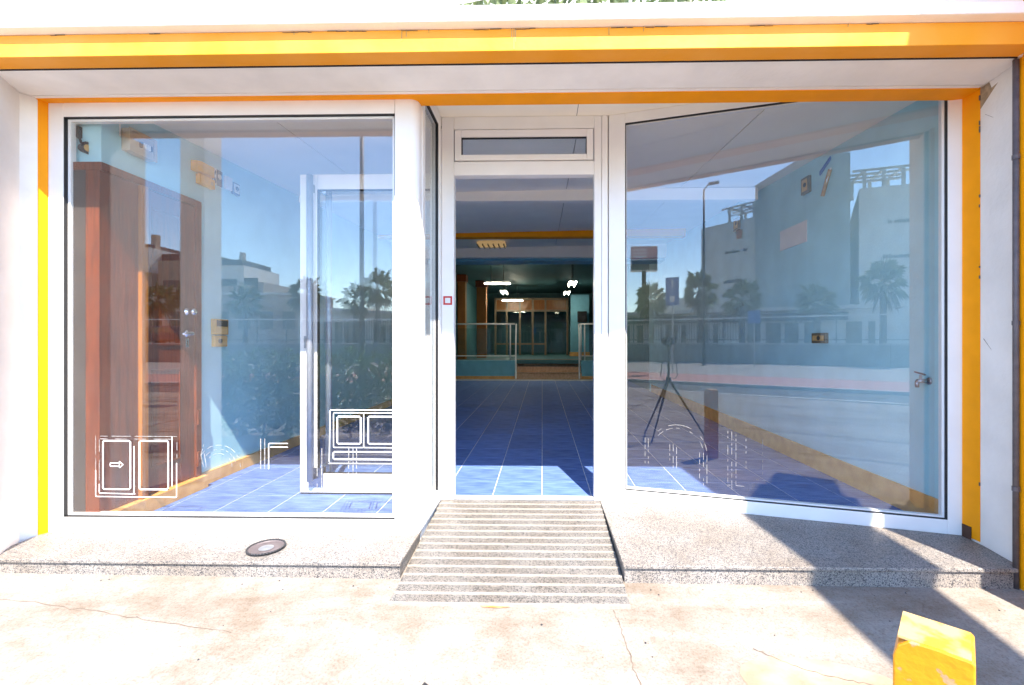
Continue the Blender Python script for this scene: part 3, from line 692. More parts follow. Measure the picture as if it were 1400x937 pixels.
struct(MB().box(-2.419, 2.10, 4.42, 4.50, 2.406, 2.52).build('bulkhead', 'ceiling'))
struct(MB().box(-2.419, 2.08, 6.56, 6.70, 2.545, 2.70).build('beam', 'orange'))
struct(MB().box(-2.419, 2.199, 8.0, 8.12, 2.515, 2.95).build('beam', 'ceiling'))
struct(MB().box(-2.419, 2.199, 8.125, 8.5, 2.47, 2.95).build('beam', 'tealblue'))
# skirting: terracotta boards along both side walls
SK = []
for k in range(12):
    y0 = 2.45 + k * .55
    struct(MB().box(-2.4195, -2.396, y0 + .001, y0 + .549, .001, .09).build('skirting', 'skirt')) if y0 > 3.12 else None
    if k == 1: struct(MB().box(-2.4195, -2.396, 3.121, 3.549, .001, .09).build('skirting', 'skirt'))
    struct(MB().box(2.187, 2.1995, y0 + .03, y0 + .579, .001, .15).build('skirting', 'skirt'))
struct(MB().box(-2.4195, -2.350, 2.40, 3.12, .001, .086).build('threshold', 'skirt'))

# ------------------------------------------------------------------ left wall
WD = thing('wooden_door', 'varnished brown wooden door in the left side wall', 'door', (-2.41, 2.8, .09))
mb = MB(); mb.box(-2.4195, -2.385, 3.055, 3.105, .09, 2.0); mb.box(-2.575, -2.385, 2.386, 3.055, 1.955, 2.0); mb.build('door_case', 'wood', WD, bevel=.003)
MB().box(-2.471, -2.395, 2.386, 2.62, .089, 1.954).build('side_panel', 'wood', WD)
MB().box(-2.575, -2.472, 2.386, 2.449, .004, 1.954).build('edge_post', mat('grey_brown_post', (.045, .037, .033), .5, var=.2), WD)
MB().box(-2.4195, -2.372, 2.62, 2.665, .09, 1.954).build('painted_lit_post', 'wood_light', WD, bevel=.003)  # sunlight on this post is put into a lighter wood colour
lf = MB().box(-2.4195, -2.400, 2.668, 3.053, .092, 1.952).build('leaf', 'wood', WD)
for a, b in ((.25, .85), (1.0, 1.85)):
    mb = MB()
    mb.box(-2.3995, -2.394, 2.715, 2.725, a, b); mb.box(-2.3995, -2.394, 2.925, 2.935, a, b); mb.box(-2.3995, -2.394, 2.725, 2.925, a, a + .01); mb.box(-2.3995, -2.394, 2.725, 2.925, b - .01, b)
    mb.build('moulding', 'wood', lf.name)
MB().lathe([(.026, 0), (.026, .006), (.012, .012), (.010, .028), (.021, .036), (.024, .05), (.016, .06), (0, .061)], (-2.3995, 2.99, 1.225), 16, 'x').build('knob', 'chrome', WD, smooth=True)
mb = MB(); mb.lathe([(.025, 0), (.025, .006), (.012, .008), (.011, .045), (0, .046)], (-2.3995, 2.99, 1.078), 16, 'x'); mb.tube((-2.357, 2.99, 1.078), (-2.357, 2.90, 1.074), .009, .008, 10); mb.build('lever_handle', 'chrome', WD, smooth=True)
mb = MB(); mb.box(-2.3995, -2.394, 2.977, 3.003, .985, 1.045); mb.build('escutcheon', 'chrome', WD, bevel=.003)
MB().box(-2.3938, -2.3932, 2.986, 2.994, 1.0, 1.03).build('keyhole', 'black', WD)
for z in (.45, .16): MB().box(-2.3848, -2.374, 3.06, 3.085, z, z + .10).build('hinge_plate', 'wood', WD)

EB = thing('fuse_box', 'beige electrical box high on the left wall above the wooden door', 'electrical box', (-2.41, 2.62, 2.14))
MB().box(-2.4195, -2.37, 2.535, 2.715, 2.125, 2.255).build('case', 'beige', EB, bevel=.006)
mb = MB(); frame2(mb, 2.533, 2.717, 2.123, 2.257, .01, .02, .01, .012, 0, 1)
mb = MB()
for (y0, y1, z0, z1) in ((2.533, 2.545, 2.123, 2.257), (2.695, 2.717, 2.123, 2.257), (2.545, 2.695, 2.123, 2.133), (2.545, 2.695, 2.245, 2.257)): mb.box(-2.372, -2.364, y0, y1, z0, z1)
mb.build('door_frame', 'beige', EB)
for k in range(6): MB().box(-2.3698, -2.355, 2.60 + k * .013, 2.610 + k * .013, 2.17, 2.20).build('breaker', 'black' if k in (0, 5) else 'white', EB)
MB().path([(-2.415, 2.525, 2.35), (-2.415, 2.525, 2.20)], .004).build('conduit', 'white', EB)

EL = thing('emergency_light', 'amber two part emergency lamp on the left wall', 'lamp', (-2.41, 3.13, 2.17))
MB().prism([(-2.4195, 3.045), (-2.375, 3.05), (-2.36, 3.08), (-2.36, 3.19), (-2.375, 3.215), (-2.4195, 3.22)], 2.205, 2.275).build('upper_lens', 'amber', EL, bevel=.004)
MB().box(-2.4195, -2.385, 3.09, 3.235, 2.13, 2.199).build('lower_lens', 'amber', EL, bevel=.004)
MB().box(-2.3848, -2.3835, 3.19, 3.215, 2.15, 2.175).build('button', 'brass', EL)
PS = thing('pictogram_sign', 'small blue and white pictogram plates beside the amber lamp', 'sign', (-2.41, 3.28, 2.2))
MB().box(-2.4195, -2.412, 3.225, 3.285, 2.185, 2.305).build('plate', 'white', PS)
pl2 = MB().box(-2.4195, -2.411, 3.288, 3.345, 2.185, 2.30).build('plate', 'navy', PS)
mb = MB(); mb.tube((-2.4108, 3.316, 2.255), (-2.4104, 3.316, 2.255), .02, n=16); mb.build('disc', 'white', pl2.name)
mb = MB(); mb.hexa([(-2.4118, 3.23, 2.29), (-2.4118, 3.245, 2.30), (-2.4118, 3.282, 2.20), (-2.4118, 3.267, 2.19), (-2.4112, 3.23, 2.29), (-2.4112, 3.245, 2.30), (-2.4112, 3.282, 2.20), (-2.4112, 3.267, 2.19)])
mb.hexa([(-2.4118, 3.23, 2.20), (-2.4118, 3.24, 2.19), (-2.4118, 3.282, 2.28), (-2.4118, 3.272, 2.29), (-2.4112, 3.23, 2.20), (-2.4112, 3.24, 2.19), (-2.4112, 3.282, 2.28), (-2.4112, 3.272, 2.29)]); mb.build('print', 'navy', PS)
tag(MB().box(-2.4195, -2.395, 3.362, 3.435, 2.185, 2.285).build('alarm_box', 'white', origin=(-2.41, 3.4, 2.185), bevel=.005), 'white rectangular alarm box right of the pictogram plates', 'alarm')
CM = thing('wall_detector', 'small dark framed detector at the right end of the left wall fittings', 'detector', (-2.41, 3.48, 2.18))
MB().box(-2.4195, -2.40, 3.445, 3.525, 2.175, 2.265).build('housing', 'navy', CM, bevel=.003)
MB().box(-2.3998, -2.397, 3.455, 3.515, 2.188, 2.255).build('face', 'white', CM)
MB().tube((-2.3968, 3.487, 2.222), (-2.392, 3.487, 2.222), .017, n=14).build('lens', 'black', CM)
IC = thing('intercom', 'brass wall intercom with dark display beside the wooden door', 'intercom', (-2.41, 3.3, .99))
MB().box(-2.4195, -2.385, 3.235, 3.375, 1.075, 1.19).build('upper_unit', 'brass', IC, bevel=.004)
MB().box(-2.3848, -2.3835, 3.25, 3.365, 1.135, 1.18).build('display', 'black', IC)
MB().box(-2.4195, -2.39, 3.24, 3.37, .985, 1.068).build('lower_unit', 'brass', IC, bevel=.004)
MB().tube((-2.3898, 3.29, 1.027), (-2.383, 3.29, 1.027), .018, n=14).build('button', 'black', IC)
SP = thing('spot_lamp', 'dark metal spot lamp at the upper left corner of the left window', 'lamp', (-2.5, 2.5, 2.12))
mb = MB(); mb.box(-2.548, -2.525, 2.40, 2.4205, 2.14, 2.20); mb.path([(-2.535, 2.41, 2.15), (-2.515, 2.405, 2.11)], .006); mb.build('bracket', 'darkmetal', SP)
MB().lathe([(.012, 0), (.02, .01), (.032, .04), (.034, .045), (.0, .040)], (-2.535, 2.415, 2.085), 16, 'x').build('lamp_head', 'darkmetal', SP, smooth=True)
MB().tube((-2.492, 2.415, 2.085), (-2.489, 2.415, 2.085), .019, n=14).build('bulb', 'brass', SP)

# ------------------------------------------------------------------ right wall
def wallbox(name, label, cat, y0, y1, z0, z1, m1, m2, grp=None):
    t = thing(name, label, cat, (2.19, (y0 + y1) / 2, z0), grp)
    MB().box(2.175, 2.1995, y0, y1, z0, z1).build('case', m1, t, bevel=.003)
    MB().box(2.171, 2.1748, y0 + .02, y1 - .02, z0 + .02, z1 - .02).build('plate', m2, t)
    MB().tube((2.1708, (y0 + y1) / 2 - .01, (z0 + z1) / 2), (2.166, (y0 + y1) / 2 - .01, (z0 + z1) / 2), .018, n=12).build('button', 'black', t)
wallbox('wall_sensor', 'small dark framed brass sensor high on the right wall', 'sensor', 3.72, 3.83, 2.25, 2.385, 'alu', 'brass')
wallbox('wall_sensor', 'farther brass sensor high on the right wall, nearer the doorway', 'sensor', 5.03, 5.17, 2.27, 2.41, 'alu', 'brass')
wallbox('wall_switch', 'brass switch at mid height on the blue right wall', 'switch', 3.50, 3.68, 1.01, 1.09, 'alu', 'brass')
mb = MB(); mb.box(2.1955, 2.1995, 3.78, 4.20, 1.855, 2.035)
tag(mb.build('paper_notice', 'pinkpaper', origin=(2.197, 4, 1.855)), 'blank pink paper notice on the right wall', 'notice')
SL = thing('cable_bracket', 'torn cable bracket with blue and rusty ends high on the right wall', 'bracket', (2.19, 3.5, 2.17))
mb = MB(); mb.hexa([(2.19, 3.60, 2.335), (2.19, 3.47, 2.41), (2.1995, 3.47, 2.41), (2.1995, 3.60, 2.335), (2.19, 3.60, 2.365), (2.19, 3.47, 2.435), (2.1995, 3.47, 2.435), (2.1995, 3.60, 2.365)]); mb.build('blue_arm', 'signblue', SL)
mb = MB(); mb.path([(2.19, 3.56, 2.16), (2.185, 3.51, 2.24), (2.185, 3.46, 2.33)], .014); mb.build('rusty_arm', 'rust', SL)
MB().path([(2.192, 3.54, 2.18), (2.18, 3.49, 2.26), (2.185, 3.45, 2.34)], .006).build('cable', 'white', SL)
TP = thing('wall_tap', 'small chrome tap on the right wall behind the slanted window', 'tap', (2.15, 2.55, .78))
mb = MB(); mb.tube((2.1995, 2.60, .80), (2.13, 2.60, .80), .011, n=10); mb.tube((2.13, 2.60, .80), (2.13, 2.60, .765), .010, n=10); mb.lathe([(.02, 0), (.02, .005), (.0, .006)], (2.194, 2.60, .80), 14, 'x'); mb.build('spout', 'steel_dull', TP, smooth=True)
mb = MB(); mb.tube((2.15, 2.60, .80), (2.15, 2.60, .835), .006, n=8); mb.tube((2.15, 2.57, .838), (2.15, 2.64, .85), .005, n=8); mb.build('lever', 'steel_dull', TP)

# ------------------------------------------------------------------ back of the shop: stage, steps, railing, partition
ST = thing('raised_stage', 'raised floor with blue painted front at the back of the shop', 'stage', (0, 12.1, 0))
for (x0, x1) in ((-2.42, -.735), (1.05, 2.2)):
    MB().box(x0, x1, 12.05, 12.3, .08, .50).build('front_panel', 'tealblue', ST)
    MB().box(x0, x1, 12.035, 12.3, .0, .08).build('skirting_board', 'skirt', ST)
MB().box(-2.42, 2.2, 12.3, 18.9, .40, .50).build('deck', 'teal', ST)
SS = thing('stage_steps', 'three brown tiled steps up to the stage', 'steps', (.16, 12.0, 0))
for k in range(3):
    MB().box(-.733, 1.048, 11.95 + k * .28, 12.30 + k * .28 if k < 2 else 12.85, .167 * k + .002, .167 * (k + 1)).build('step', 'steptile', SS)
    MB().box(-.732, 1.047, 11.935 + k * .28, 11.96 + k * .28, .167 * (k + 1) + .0005, .167 * (k + 1) + .012).build('nosing', 'alu', SS)
def railing(label, x0, x1, xe):
    g = thing('stage_railing', label, 'railing', ((x0 + x1) / 2, 12.1, .5))
    MB().tube((x0, 12.12, 1.48), (x1, 12.12, 1.48), .022, n=10).build('handrail', 'railgrey', g, smooth=True)
    for x in (x0 + .04, x1 - .12 if xe > x0 + .5 else x0 + .14): MB().tube((x, 12.12, .5), (x, 12.12, 1.48), .018, n=10).build('post', 'railgrey', g, smooth=True)
    MB().path([(xe, 12.12, 1.48), (xe, 11.93, 1.05), (xe, 11.9, .02)], .02, 10).build('stair_rail', 'railgrey', g)
    MB().tube((x0, 12.12, .62), (x1, 12.12, .62), .012, n=8).build('lower_rail', 'railgrey', g)
    MB().box(x0 + .06, x1 - .14, 12.115, 12.125, .66, 1.36).build('pane', 'pane_dark', g)
railing('steel and glass railing left of the stage steps', -2.40, -.74, -.70)
railing('steel and glass railing right of the stage steps', 1.00, 2.18, .98)
PT = thing('glazed_partition', 'bronze framed glazed partition at the back of the stage', 'partition', (-.2, 16.5, .5))
mb = MB(); xsP = [-1.72, -1.30, -.82, -.35, .12, .92]
for x in xsP: mb.box(x - .035, x + .035, 16.5, 16.58, .5, 2.58)
mb.box(-1.75, .95, 16.5, 16.58, 2.53, 2.60); mb.box(-1.75, .95, 16.495, 16.575, 2.10, 2.16); mb.box(-1.75, .12, 16.495, 16.575, .88, .94)
mb.build('mullions', 'alu', PT)
for a, b in zip(xsP, xsP[1:]):
    MB().box(a + .036, b - .036, 16.53, 16.536, .51, 2.09).build('pane', 'pane_dark', PT)
    MB().box(a + .036, b - .036, 16.52, 16.54, 2.165, 2.525).build('top_panel', 'wood_light', PT)
struct(MB().box(-2.42, 2.3, 18.0, 18.2, .5, 3.0).build('wall_back', 'teal'))
struct(MB().box(-2.6, -2.42, 9.3, 18.9, 0, 3.05).build('wall_left_back', 'teal'))
struct(MB().box(2.2, 2.449, 9.3, 18.9, 0, 3.05).build('wall_right_back', 'teal'))
struct(MB().box(-2.42, 2.2, 8.5, 18.9, 2.92, 3.0).build('ceiling_back', 'teal'))
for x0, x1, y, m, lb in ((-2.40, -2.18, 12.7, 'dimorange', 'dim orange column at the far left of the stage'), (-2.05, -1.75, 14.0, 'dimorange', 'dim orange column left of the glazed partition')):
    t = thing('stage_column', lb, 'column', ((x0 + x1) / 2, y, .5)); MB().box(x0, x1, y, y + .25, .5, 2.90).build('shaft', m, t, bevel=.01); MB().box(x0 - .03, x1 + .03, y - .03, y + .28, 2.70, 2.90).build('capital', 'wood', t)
t = thing('stage_column', 'teal pillar right of the glazed partition', 'column', (1.25, 15.4, .5)); MB().box(.98, 1.60, 15.4, 15.8, .5, 2.6).build('shaft', 'tealblue', t); MB().box(.96, 1.62, 15.38, 15.82, .501, .64).build('base', 'skirt', t)
t = thing('stage_curtain', 'brown folded curtain at the far right of the stage', 'curtain', (1.9, 14, .5))
mb = MB()
for k in range(9): mb.tube((1.62 + k * .065, 14.0 + .03 * (k % 2), .52), (1.62 + k * .065, 14.0 + .03 * (k % 2), 2.4), .045, n=8)
mb.build('folds', 'brownwall', t, smooth=True); MB().tube((1.55, 14.0, 2.42), (2.2, 14.0, 2.42), .02).build('rod', 'darkmetal', t)
t = thing('loudspeaker', 'small black loudspeaker on the teal pillar', 'speaker', (1.35, 15.3, 1.7)); MB().box(1.20, 1.50, 15.16, 15.399, 1.65, 2.02).build('cabinet', 'black', t, bevel=.01); MB().lathe([(.08, 0), (.10, -.01), (.06, .01), (0, .012)], (1.35, 15.15, 1.80), 16, 'y').build('cone', 'darkmetal', t)
# fluorescent lamps hanging from the back ceiling
def tube_lamp(label, x, y, z, ln, along):
    t = thing('tube_lamp', label, 'lamp', (x, y, z), 'fluorescent lamps over the stage')
    for k in (-.03, .03):
        if along == 'x': MB().tube((x - ln / 2, y + k, z), (x + ln / 2, y + k, z), .010, n=8).build('tube', 'tube', t)
        else: MB().tube((x + k * 2.2, y - ln / 2, z), (x + k * 2.2, y + ln / 2, z), .010, n=8).build('tube', 'tube', t)
    if along == 'x': MB().box(x - ln / 2, x + ln / 2, y - .05, y + .05, z + .03, z + .055).build('tray', 'white', t)
    else: MB().box(x - .1, x + .1, y - ln / 2, y + ln / 2, z + .03, z + .055).build('tray', 'white', t)
    for k in (-.25, .25):
        p = (x + k * ln, y) if along == 'x' else (x, y + k * ln)
        MB().tube((p[0], p[1], z + .055), (p[0], p[1], 2.92), .006, n=6).build('hanger', 'darkmetal', t)
tube_lamp('lit tube lamp across the room, nearest above the stage steps', -1.10, 11.0, 2.425, .62, 'x')
tube_lamp('lit tube lamp seen end on behind the nearest tube', -1.22, 14.4, 2.56, .9, 'y')
tube_lamp('lower lit tube lamp in front of the glazed partition', -1.02, 15.4, 2.40, .70, 'x')
tube_lamp('brightest end on tube lamp on the right of the stage', .73, 10.9, 2.39, .8, 'y')
tube_lamp('smaller end on tube lamp above the teal pillar', .80, 14.6, 2.56, .7, 'y')
t = thing('louvre_lamp', 'warm louvred ceiling lamp behind the orange beam', 'lamp', (-.9, 7.4, 2.6))
MB().box(-1.05, -.60, 7.2, 7.5, 2.585, 2.62).build('glow_plate', 'louvre', t)
mb = MB()
for k in range(6): mb.box(-1.05 + k * .085, -1.035 + k * .085, 7.19, 7.51, 2.565, 2.584)
mb.build('louvres', 'alu', t); MB().tube((-.82, 7.35, 2.62), (-.82, 7.35, 2.72), .01).build('stem', 'darkmetal', t)

# ================================================================== BEHIND THE CAMERA (seen in the glass)
# photographer's tripod and camera
TR = thing('camera_tripod', 'black camera tripod standing on the pavement', 'tripod', (0, -.05, -.22))
hx, hy = 0.0, -.075
MB().tube((hx, hy, .50), (hx, hy, .955), .014, n=10).build('centre_column', 'black', TR)
mb = MB(); mb.lathe([(.03, .50), (.038, .53), (.03, .57), (.016, .58)], (hx, hy, 0), 14); mb.build('collar', 'black', TR)
for a in (100, 215, 335):
    ex, ey = hx + .47 * math.cos(R(a)), hy + .47 * math.sin(R(a))
    g = MB(); m1 = Vector((hx, hy, .55)).lerp(Vector((ex, ey, -.215)), .5)
    g.tube((hx, hy, .55), m1, .016, .015, 8); g.tube(m1, (ex, ey, -.212), .011, .010, 8); lg = g.build('leg', 'black', TR)
    MB().tube((ex, ey, -.235), (ex, ey, -.205), .014, n=8).build('rubber_foot', 'black', lg.name)
mb = MB(); mb.lathe([(.03, .945), (.032, .955), (.026, .965), (.022, .975)], (hx, hy, 0), 14); mb.build('head', 'black', TR)
mb = MB(); mb.path([(hx + .05, hy, .93), (hx + .10, hy, .72), (hx + .11, hy, .60), (hx + .08, hy, .55), (hx + .04, hy, .57)], .005, 6); mb.path([(hx - .05, hy, .93), (hx - .09, hy, .70), (hx - .10, hy, .58), (hx - .05, hy, .52)], .005, 6); mb.build('strap', 'black', TR)
CA = thing('photo_camera', 'black photo camera on the tripod', 'camera', (0, -.08, .978))
MB().box(-.07, .07, -.115, -.062, .978, 1.068).build('body', 'black', CA, bevel=.008)
MB().box(-.028, .028, -.110, -.066, 1.0681, 1.092).build('prism_hump', 'black', CA, bevel=.006)
MB().box(-.072, -.045, -.062, -.045, .985, 1.06).build('grip', 'black', CA, bevel=.006)
MB().lathe([(.0, -.0615), (.033, -.0615), (.036, -.04), (.034, -.022), (.030, -.022), (.0, -.028)], (0, 0, 1.03), 20, 'y').build('lens', 'black', CA, smooth=True)

# hedge beside the pavement
HB = thing('pavement_hedge', 'dense green hedge beside the pavement, mirrored in the left window', 'hedge', (-3, -.95, -.25))
mb = MB()
for i in range(9): leaves(mb, 1100, blob((-4.2 + i * .29, -1.0 + random.uniform(-.08, .08), .36 + random.uniform(-.05, .08)), (.30, .30, .58)), .052)
mb.build('foliage', 'leaf', HB)
mb = MB()
for i in range(9): mb.tube((-4.2 + i * .29, -1.0, -.3), (-4.2 + i * .29 + random.uniform(-.1, .1), -1.0, .5), .015, .006, 6)
mb.build('stems', 'trunk', HB)

# fan palms
def make_palm():
    t = thing('fan_palm', 'fan palm', 'palm', (0, 0, 0), 'fan palms along the far road')
    mb = MB(); pr = []
    for i in range(9): pr.append((.21 - .006 * i + (.05 if i == 0 else 0), -.2 + i * .52))
    mb.lathe(pr, (0, 0, 0), 12); mb.build('trunk', 'trunk', t, smooth=True)
    cr = MB(); dry = MB(); top = Vector((0, 0, 4.05))
    for i in range(30):
        az = i * 2.399 + random.uniform(-.2, .2); el = R(86 - 146 * (i / 29.0) ** .95) + random.uniform(-.12, .12)
        tgt = dry if i > 26 else cr
        d = Vector((math.cos(az) * math.cos(el), math.sin(az) * math.cos(el), math.sin(el)))
        side = Vector((-math.sin(az), math.cos(az), 0)); side = Matrix.Rotation(random.uniform(-.9, .9), 3, d) @ side; upv = side.cross(d)
        if upv.z < 0: upv = -upv
        st = random.uniform(.45, .75); L0 = random.uniform(.65, 1.0)
        base = top + d * st + Vector((0, 0, -.12 * math.cos(el)))
        tgt.tube(top, base, .02, .012, 4, False)
        nb = 10
        for k in range(nb):
            a = R(-80 + 160 * k / (nb - 1)); dirn = (d * math.cos(a) + side * math.sin(a)).normalized()
            ln = L0 * (.7 + .3 * math.cos(a)) * random.uniform(.85, 1.1); w = dirn.cross(upv).normalized() * .019
            mid = base + dirn * ln * .55 + upv * .04; tip = base + dirn * ln + Vector((0, 0, -.22 * ln - random.uniform(0, .12)))
            tgt.add([base, mid + w, tip, mid - w], [(0, 1, 2), (0, 2, 3)])
    cr.build('crown', 'palm', t); dry.build('dry_skirt', 'palm_dry', t)
    return bpy.data.objects[t]
proto = make_palm()
# (x, y, crown height, label)
palms = [(-8.15, -25.6, 4.1, 'fan palm below the billboard, next to the door post'), (-5.0, -26.2, 4.6, 'fan palm left of the tall lamp post in the right pane'),
         (-2.4, -26.4, 4.0, 'fan palm in front of the grey gabled building'), (1.7, -27.5, 3.7, 'low fan palm in front of the central tall block'),
         (4.9, -26.5, 4.5, 'rightmost fan palm in the right pane'),
         (-27.6, -27, 4.1, 'fan palm mirrored over the wooden door'), (-25.4, -27.6, 4.4, 'fan palm at the edge of the wooden door'),
         (-21.5, -27.4, 4.0, 'fan palm right of the brass intercom'), (-16.9, -27.0, 4.5, 'fan palm just left of the sliding door edge'),
         (-13.6, -27.8, 4.2, 'fan palm mirrored between the sliding door handles'), (-11.6, -26.8, 4.9, 'tall fan palm next to the window corner post')]
for i, (x, y, hgt, lab) in enumerate(palms):
    o = proto if i == 0 else copy_tree(proto)
    k = hgt / 4.0
    o.location = (x, y, -.3); o.scale = (.95 * random.uniform(.92, 1.1), .95, k * .98 + .04); o.rotation_euler.z = random.uniform(0, 6.28); o['label'] = lab

# retaining wall with railing
RW = thing('retaining_wall', 'low grey retaining wall beyond the road', 'wall', (0, -24.5, -.4))
for i in range(26):
    MB().box(-52 + i * 3.0 + .01, -52 + i * 3.0 + 2.99, -24.7, -24.45, -.5, .78 + .01 * (i % 2)).build('wall_panel', 'block', RW)
MB().box(-52, 26, -24.73, -24.42, .80, .88).build('coping', 'kerb', RW)
RF = thing('fence', 'dark iron railing on top of the retaining wall', 'fence', (0, -24.55, .88))
mb = MB()
for i in range(40): mb.box(-52 + i * 1.95, -52 + i * 1.95 + .05, -24.6, -24.55, .88, 2.45)
mb.build('posts', 'darkmetal', RF)
for z in (2.40, 1.05): MB().box(-52, 26, -24.59, -24.55, z, z + .06).build('rail', 'white' if z > 2 else 'darkmetal', RF)
mb = MB()
for i in range(70): mb.box(-12 + i * .155, -12 + i * .155 + .03, -24.585, -24.56, 1.11, 2.39)
o = mb.build('bars', 'darkmetal', RF); o['kind'] = 'stuff'

# low roadside building with dark sign band
LB = thing('roadside_cafe', 'low white building with dark lettered sign band across the road', 'building', (-4, -31, -.4))
MB().box(-14, 6, -36, -31.0, -.5, 3.15).build('wall', 'b_white', LB)
MB().box(-14.4, 6.4, -36.4, -30.4, 3.151, 3.40).build('roof_slab', 'b_white', LB)
MB().box(-12.0, 3.5, -30.75, -30.6, 2.42, 2.95).build('sign_band', 'b_dark', LB)
for i in range(16):
    x = -13.4 + i * 1.2; w_ = random.choice((.35, .5, .85, .95))
    if i % 5 == 3: continue
    MB().box(x, x + w_, -30.998, -30.95, .6, 2.3).build('window', 'win', LB)
fc = bpy.data.curves.new('sign_text', 'FONT'); fc.body = 'Marisma  Ria sauria'; fc.size = .50; fc.extrude = .01; fc.align_x = 'CENTER'
ftmp = bpy.data.objects.new('tmp', fc); COL.objects.link(ftmp); dg = bpy.context.evaluated_depsgraph_get()
fme = bpy.data.meshes.new_from_object(ftmp.evaluated_get(dg)); bpy.data.objects.remove(ftmp); fme.materials.clear()
fo = bpy.data.objects.new('sign_lettering', fme); COL.objects.link(fo); fo.parent = bpy.data.objects[LB]
fo.location = Vector((-5.2, -30.585, 2.55)) - Vector(ORG[LB]); fo.rotation_euler = (R(90), 0, R(180)); fme.materials.append(M['white'])

def block(name, label, cat, foot, hs, m, parts=None):
    """building block on a quadrilateral footprint with its own height at every corner"""
    t = thing(name, label, cat, (foot[0][0], foot[0][1], -.5))
    n = len(foot); vs = [(x, y, -.55) for x, y in foot] + [(x, y, h) for (x, y), h in zip(foot, hs)]
    MB().add(vs, [tuple(range(n - 1, -1, -1)), tuple(range(n, 2 * n))] + [(i, (i + 1) % n, n + (i + 1) % n, n + i) for i in range(n)]).build('wall', m, t)
    return t
# tall group of blocks mirrored in the right pane
def on_face(p0, p1, u, off=.03):
    d = Vector((p1[0] - p0[0], p1[1] - p0[1])); k = Vector(p0) + d * u; nn = Vector((-d.y, d.x)).normalized()
    if nn.y < 0: nn = -nn
    return k + nn * off, d.normalized(), nn
def sign_marks(t, p0, p1, u0, u1, z, h, m='b_dark'):
    """faint raised lettering, too small to read"""
    mb = MB(); L_ = (Vector(p1) - Vector(p0)).length
    u = u0
    while u < u1:
        w = random.uniform(.10, .22) / L_
        if random.random() > .18:
            (a, d, nn), (b, _, _) = on_face(p0, p1, u, .0), on_face(p0, p1, u + w * .75, .0)
            hh = h * random.uniform(.6, 1.0); o_ = nn * .05
            mb.hexa([(a.x, a.y, z), (b.x, b.y, z), (b.x + o_.x, b.y + o_.y, z), (a.x + o_.x, a.y + o_.y, z), (a.x, a.y, z + hh), (b.x, b.y, z + hh), (b.x + o_.x, b.y + o_.y, z + hh), (a.x + o_.x, a.y + o_.y, z + hh)])
        u += w
    o = mb.build('lettering', m, t); o['kind'] = 'stuff'
def emblem(t, p0, p1, u, z, s):
    a, d, nn = on_face(p0, p1, u, .03)
    q = [a - d * s * .5, a + d * s * .5]; o_ = nn * .05
    MB().hexa([(q[0].x, q[0].y, z), (q[1].x, q[1].y, z), (q[1].x + o_.x, q[1].y + o_.y, z), (q[0].x + o_.x, q[0].y + o_.y, z), (q[0].x, q[0].y, z + s * 1.6), (q[1].x, q[1].y, z + s * 1.6), (q[1].x + o_.x, q[1].y + o_.y, z + s * 1.6), (q[0].x + o_.x, q[0].y + o_.y, z + s * 1.6)]).build('emblem', 'logo', t)
def pergola(t, p0, p1, u0, u1, z, h, depth=3.0):
    mb = MB(); posts = []
    for u in (u0, (u0 + u1) / 2, u1):
        a, d, nn = on_face(p0, p1, u, -.3); posts.append(a); mb.box(a.x - .12, a.x + .12, a.y - .12, a.y + .12, z, z + h)
        b = a - nn * depth; mb.box(b.x - .12, b.x + .12, b.y - .12, b.y + .12, z, z + h)
        mb.tube((a.x, a.y, z + h), (b.x, b.y, z + h), .10, n=4)
    for k in range(4):
        a, d, nn = on_face(p0, p1, u0, -.3 - k * depth / 3); b, _, _ = on_face(p0, p1, u1, -.3 - k * depth / 3)
        a = a - d * .8; b = b + d * .8; mb.tube((a.x, a.y, z + h), (b.x, b.y, z + h), .11, n=4)
    mb.tube((posts[0].x, posts[0].y, z + h * .45), (posts[-1].x, posts[-1].y, z + h * .45), .06, n=4)
    mb.build('pergola', 'b_grey', t)
pA0, pA1 = (-8.4, -43.4), (-2.9, -41.2)
t = block('office_block', 'grey blank walled block with small orange emblem, left of the tall block', 'building', [pA0, pA1, (-2.0, -54), (-9.5, -54)], [12.7, 12.7, 12.7, 12.7], 'b_grey')
emblem(t, pA0, pA1, .70, 10.9, .55); sign_marks(t, pA0, pA1, .42, .80, 9.6, .34); sign_marks(t, pA0, pA1, .42, .80, 6.7, .34); pergola(t, pA0, pA1, .50, .92, 12.7, 1.5)
pB0, pB1, pB2 = (-2.85, -38.6), (1.0, -39.2), (4.05, -38.6)
t = block('office_block', 'tall blue grey block with sloping roofline in the middle', 'building', [pB0, pB1, pB2, (4.2, -50), (-2.8, -50)], [14.8, 16.9, 16.2, 16.2, 14.8], 'b_teal')
pC0, pC1 = (4.6, -38.0), (11.5, -39.5)
t = block('office_block', 'pale block with roof pergola, right of the tall block', 'building', [pC0, pC1, (12.5, -50), (4.6, -50)], [13.0, 13.0, 13.0, 13.0], 'b_white')
sign_marks(t, pC0, pC1, .22, .48, 10.1, .34); sign_marks(t, pC0, pC1, .22, .48, 7.4, .34); pergola(t, pC0, pC1, .06, .42, 13.0, 1.5)
t = block('distant_building', 'pale distant building beyond the blue road sign', 'building', [(-16.5, -47), (-9.8, -47), (-9.8, -55), (-16.5, -55)], [5.9, 5.9, 5.9, 5.9], 'b_white')
for i in range(4): MB().box(-15.8 + i * 1.6, -15.0 + i * 1.6, -46.99, -46.95, 3.5, 4.1).build('window', 'win', t)

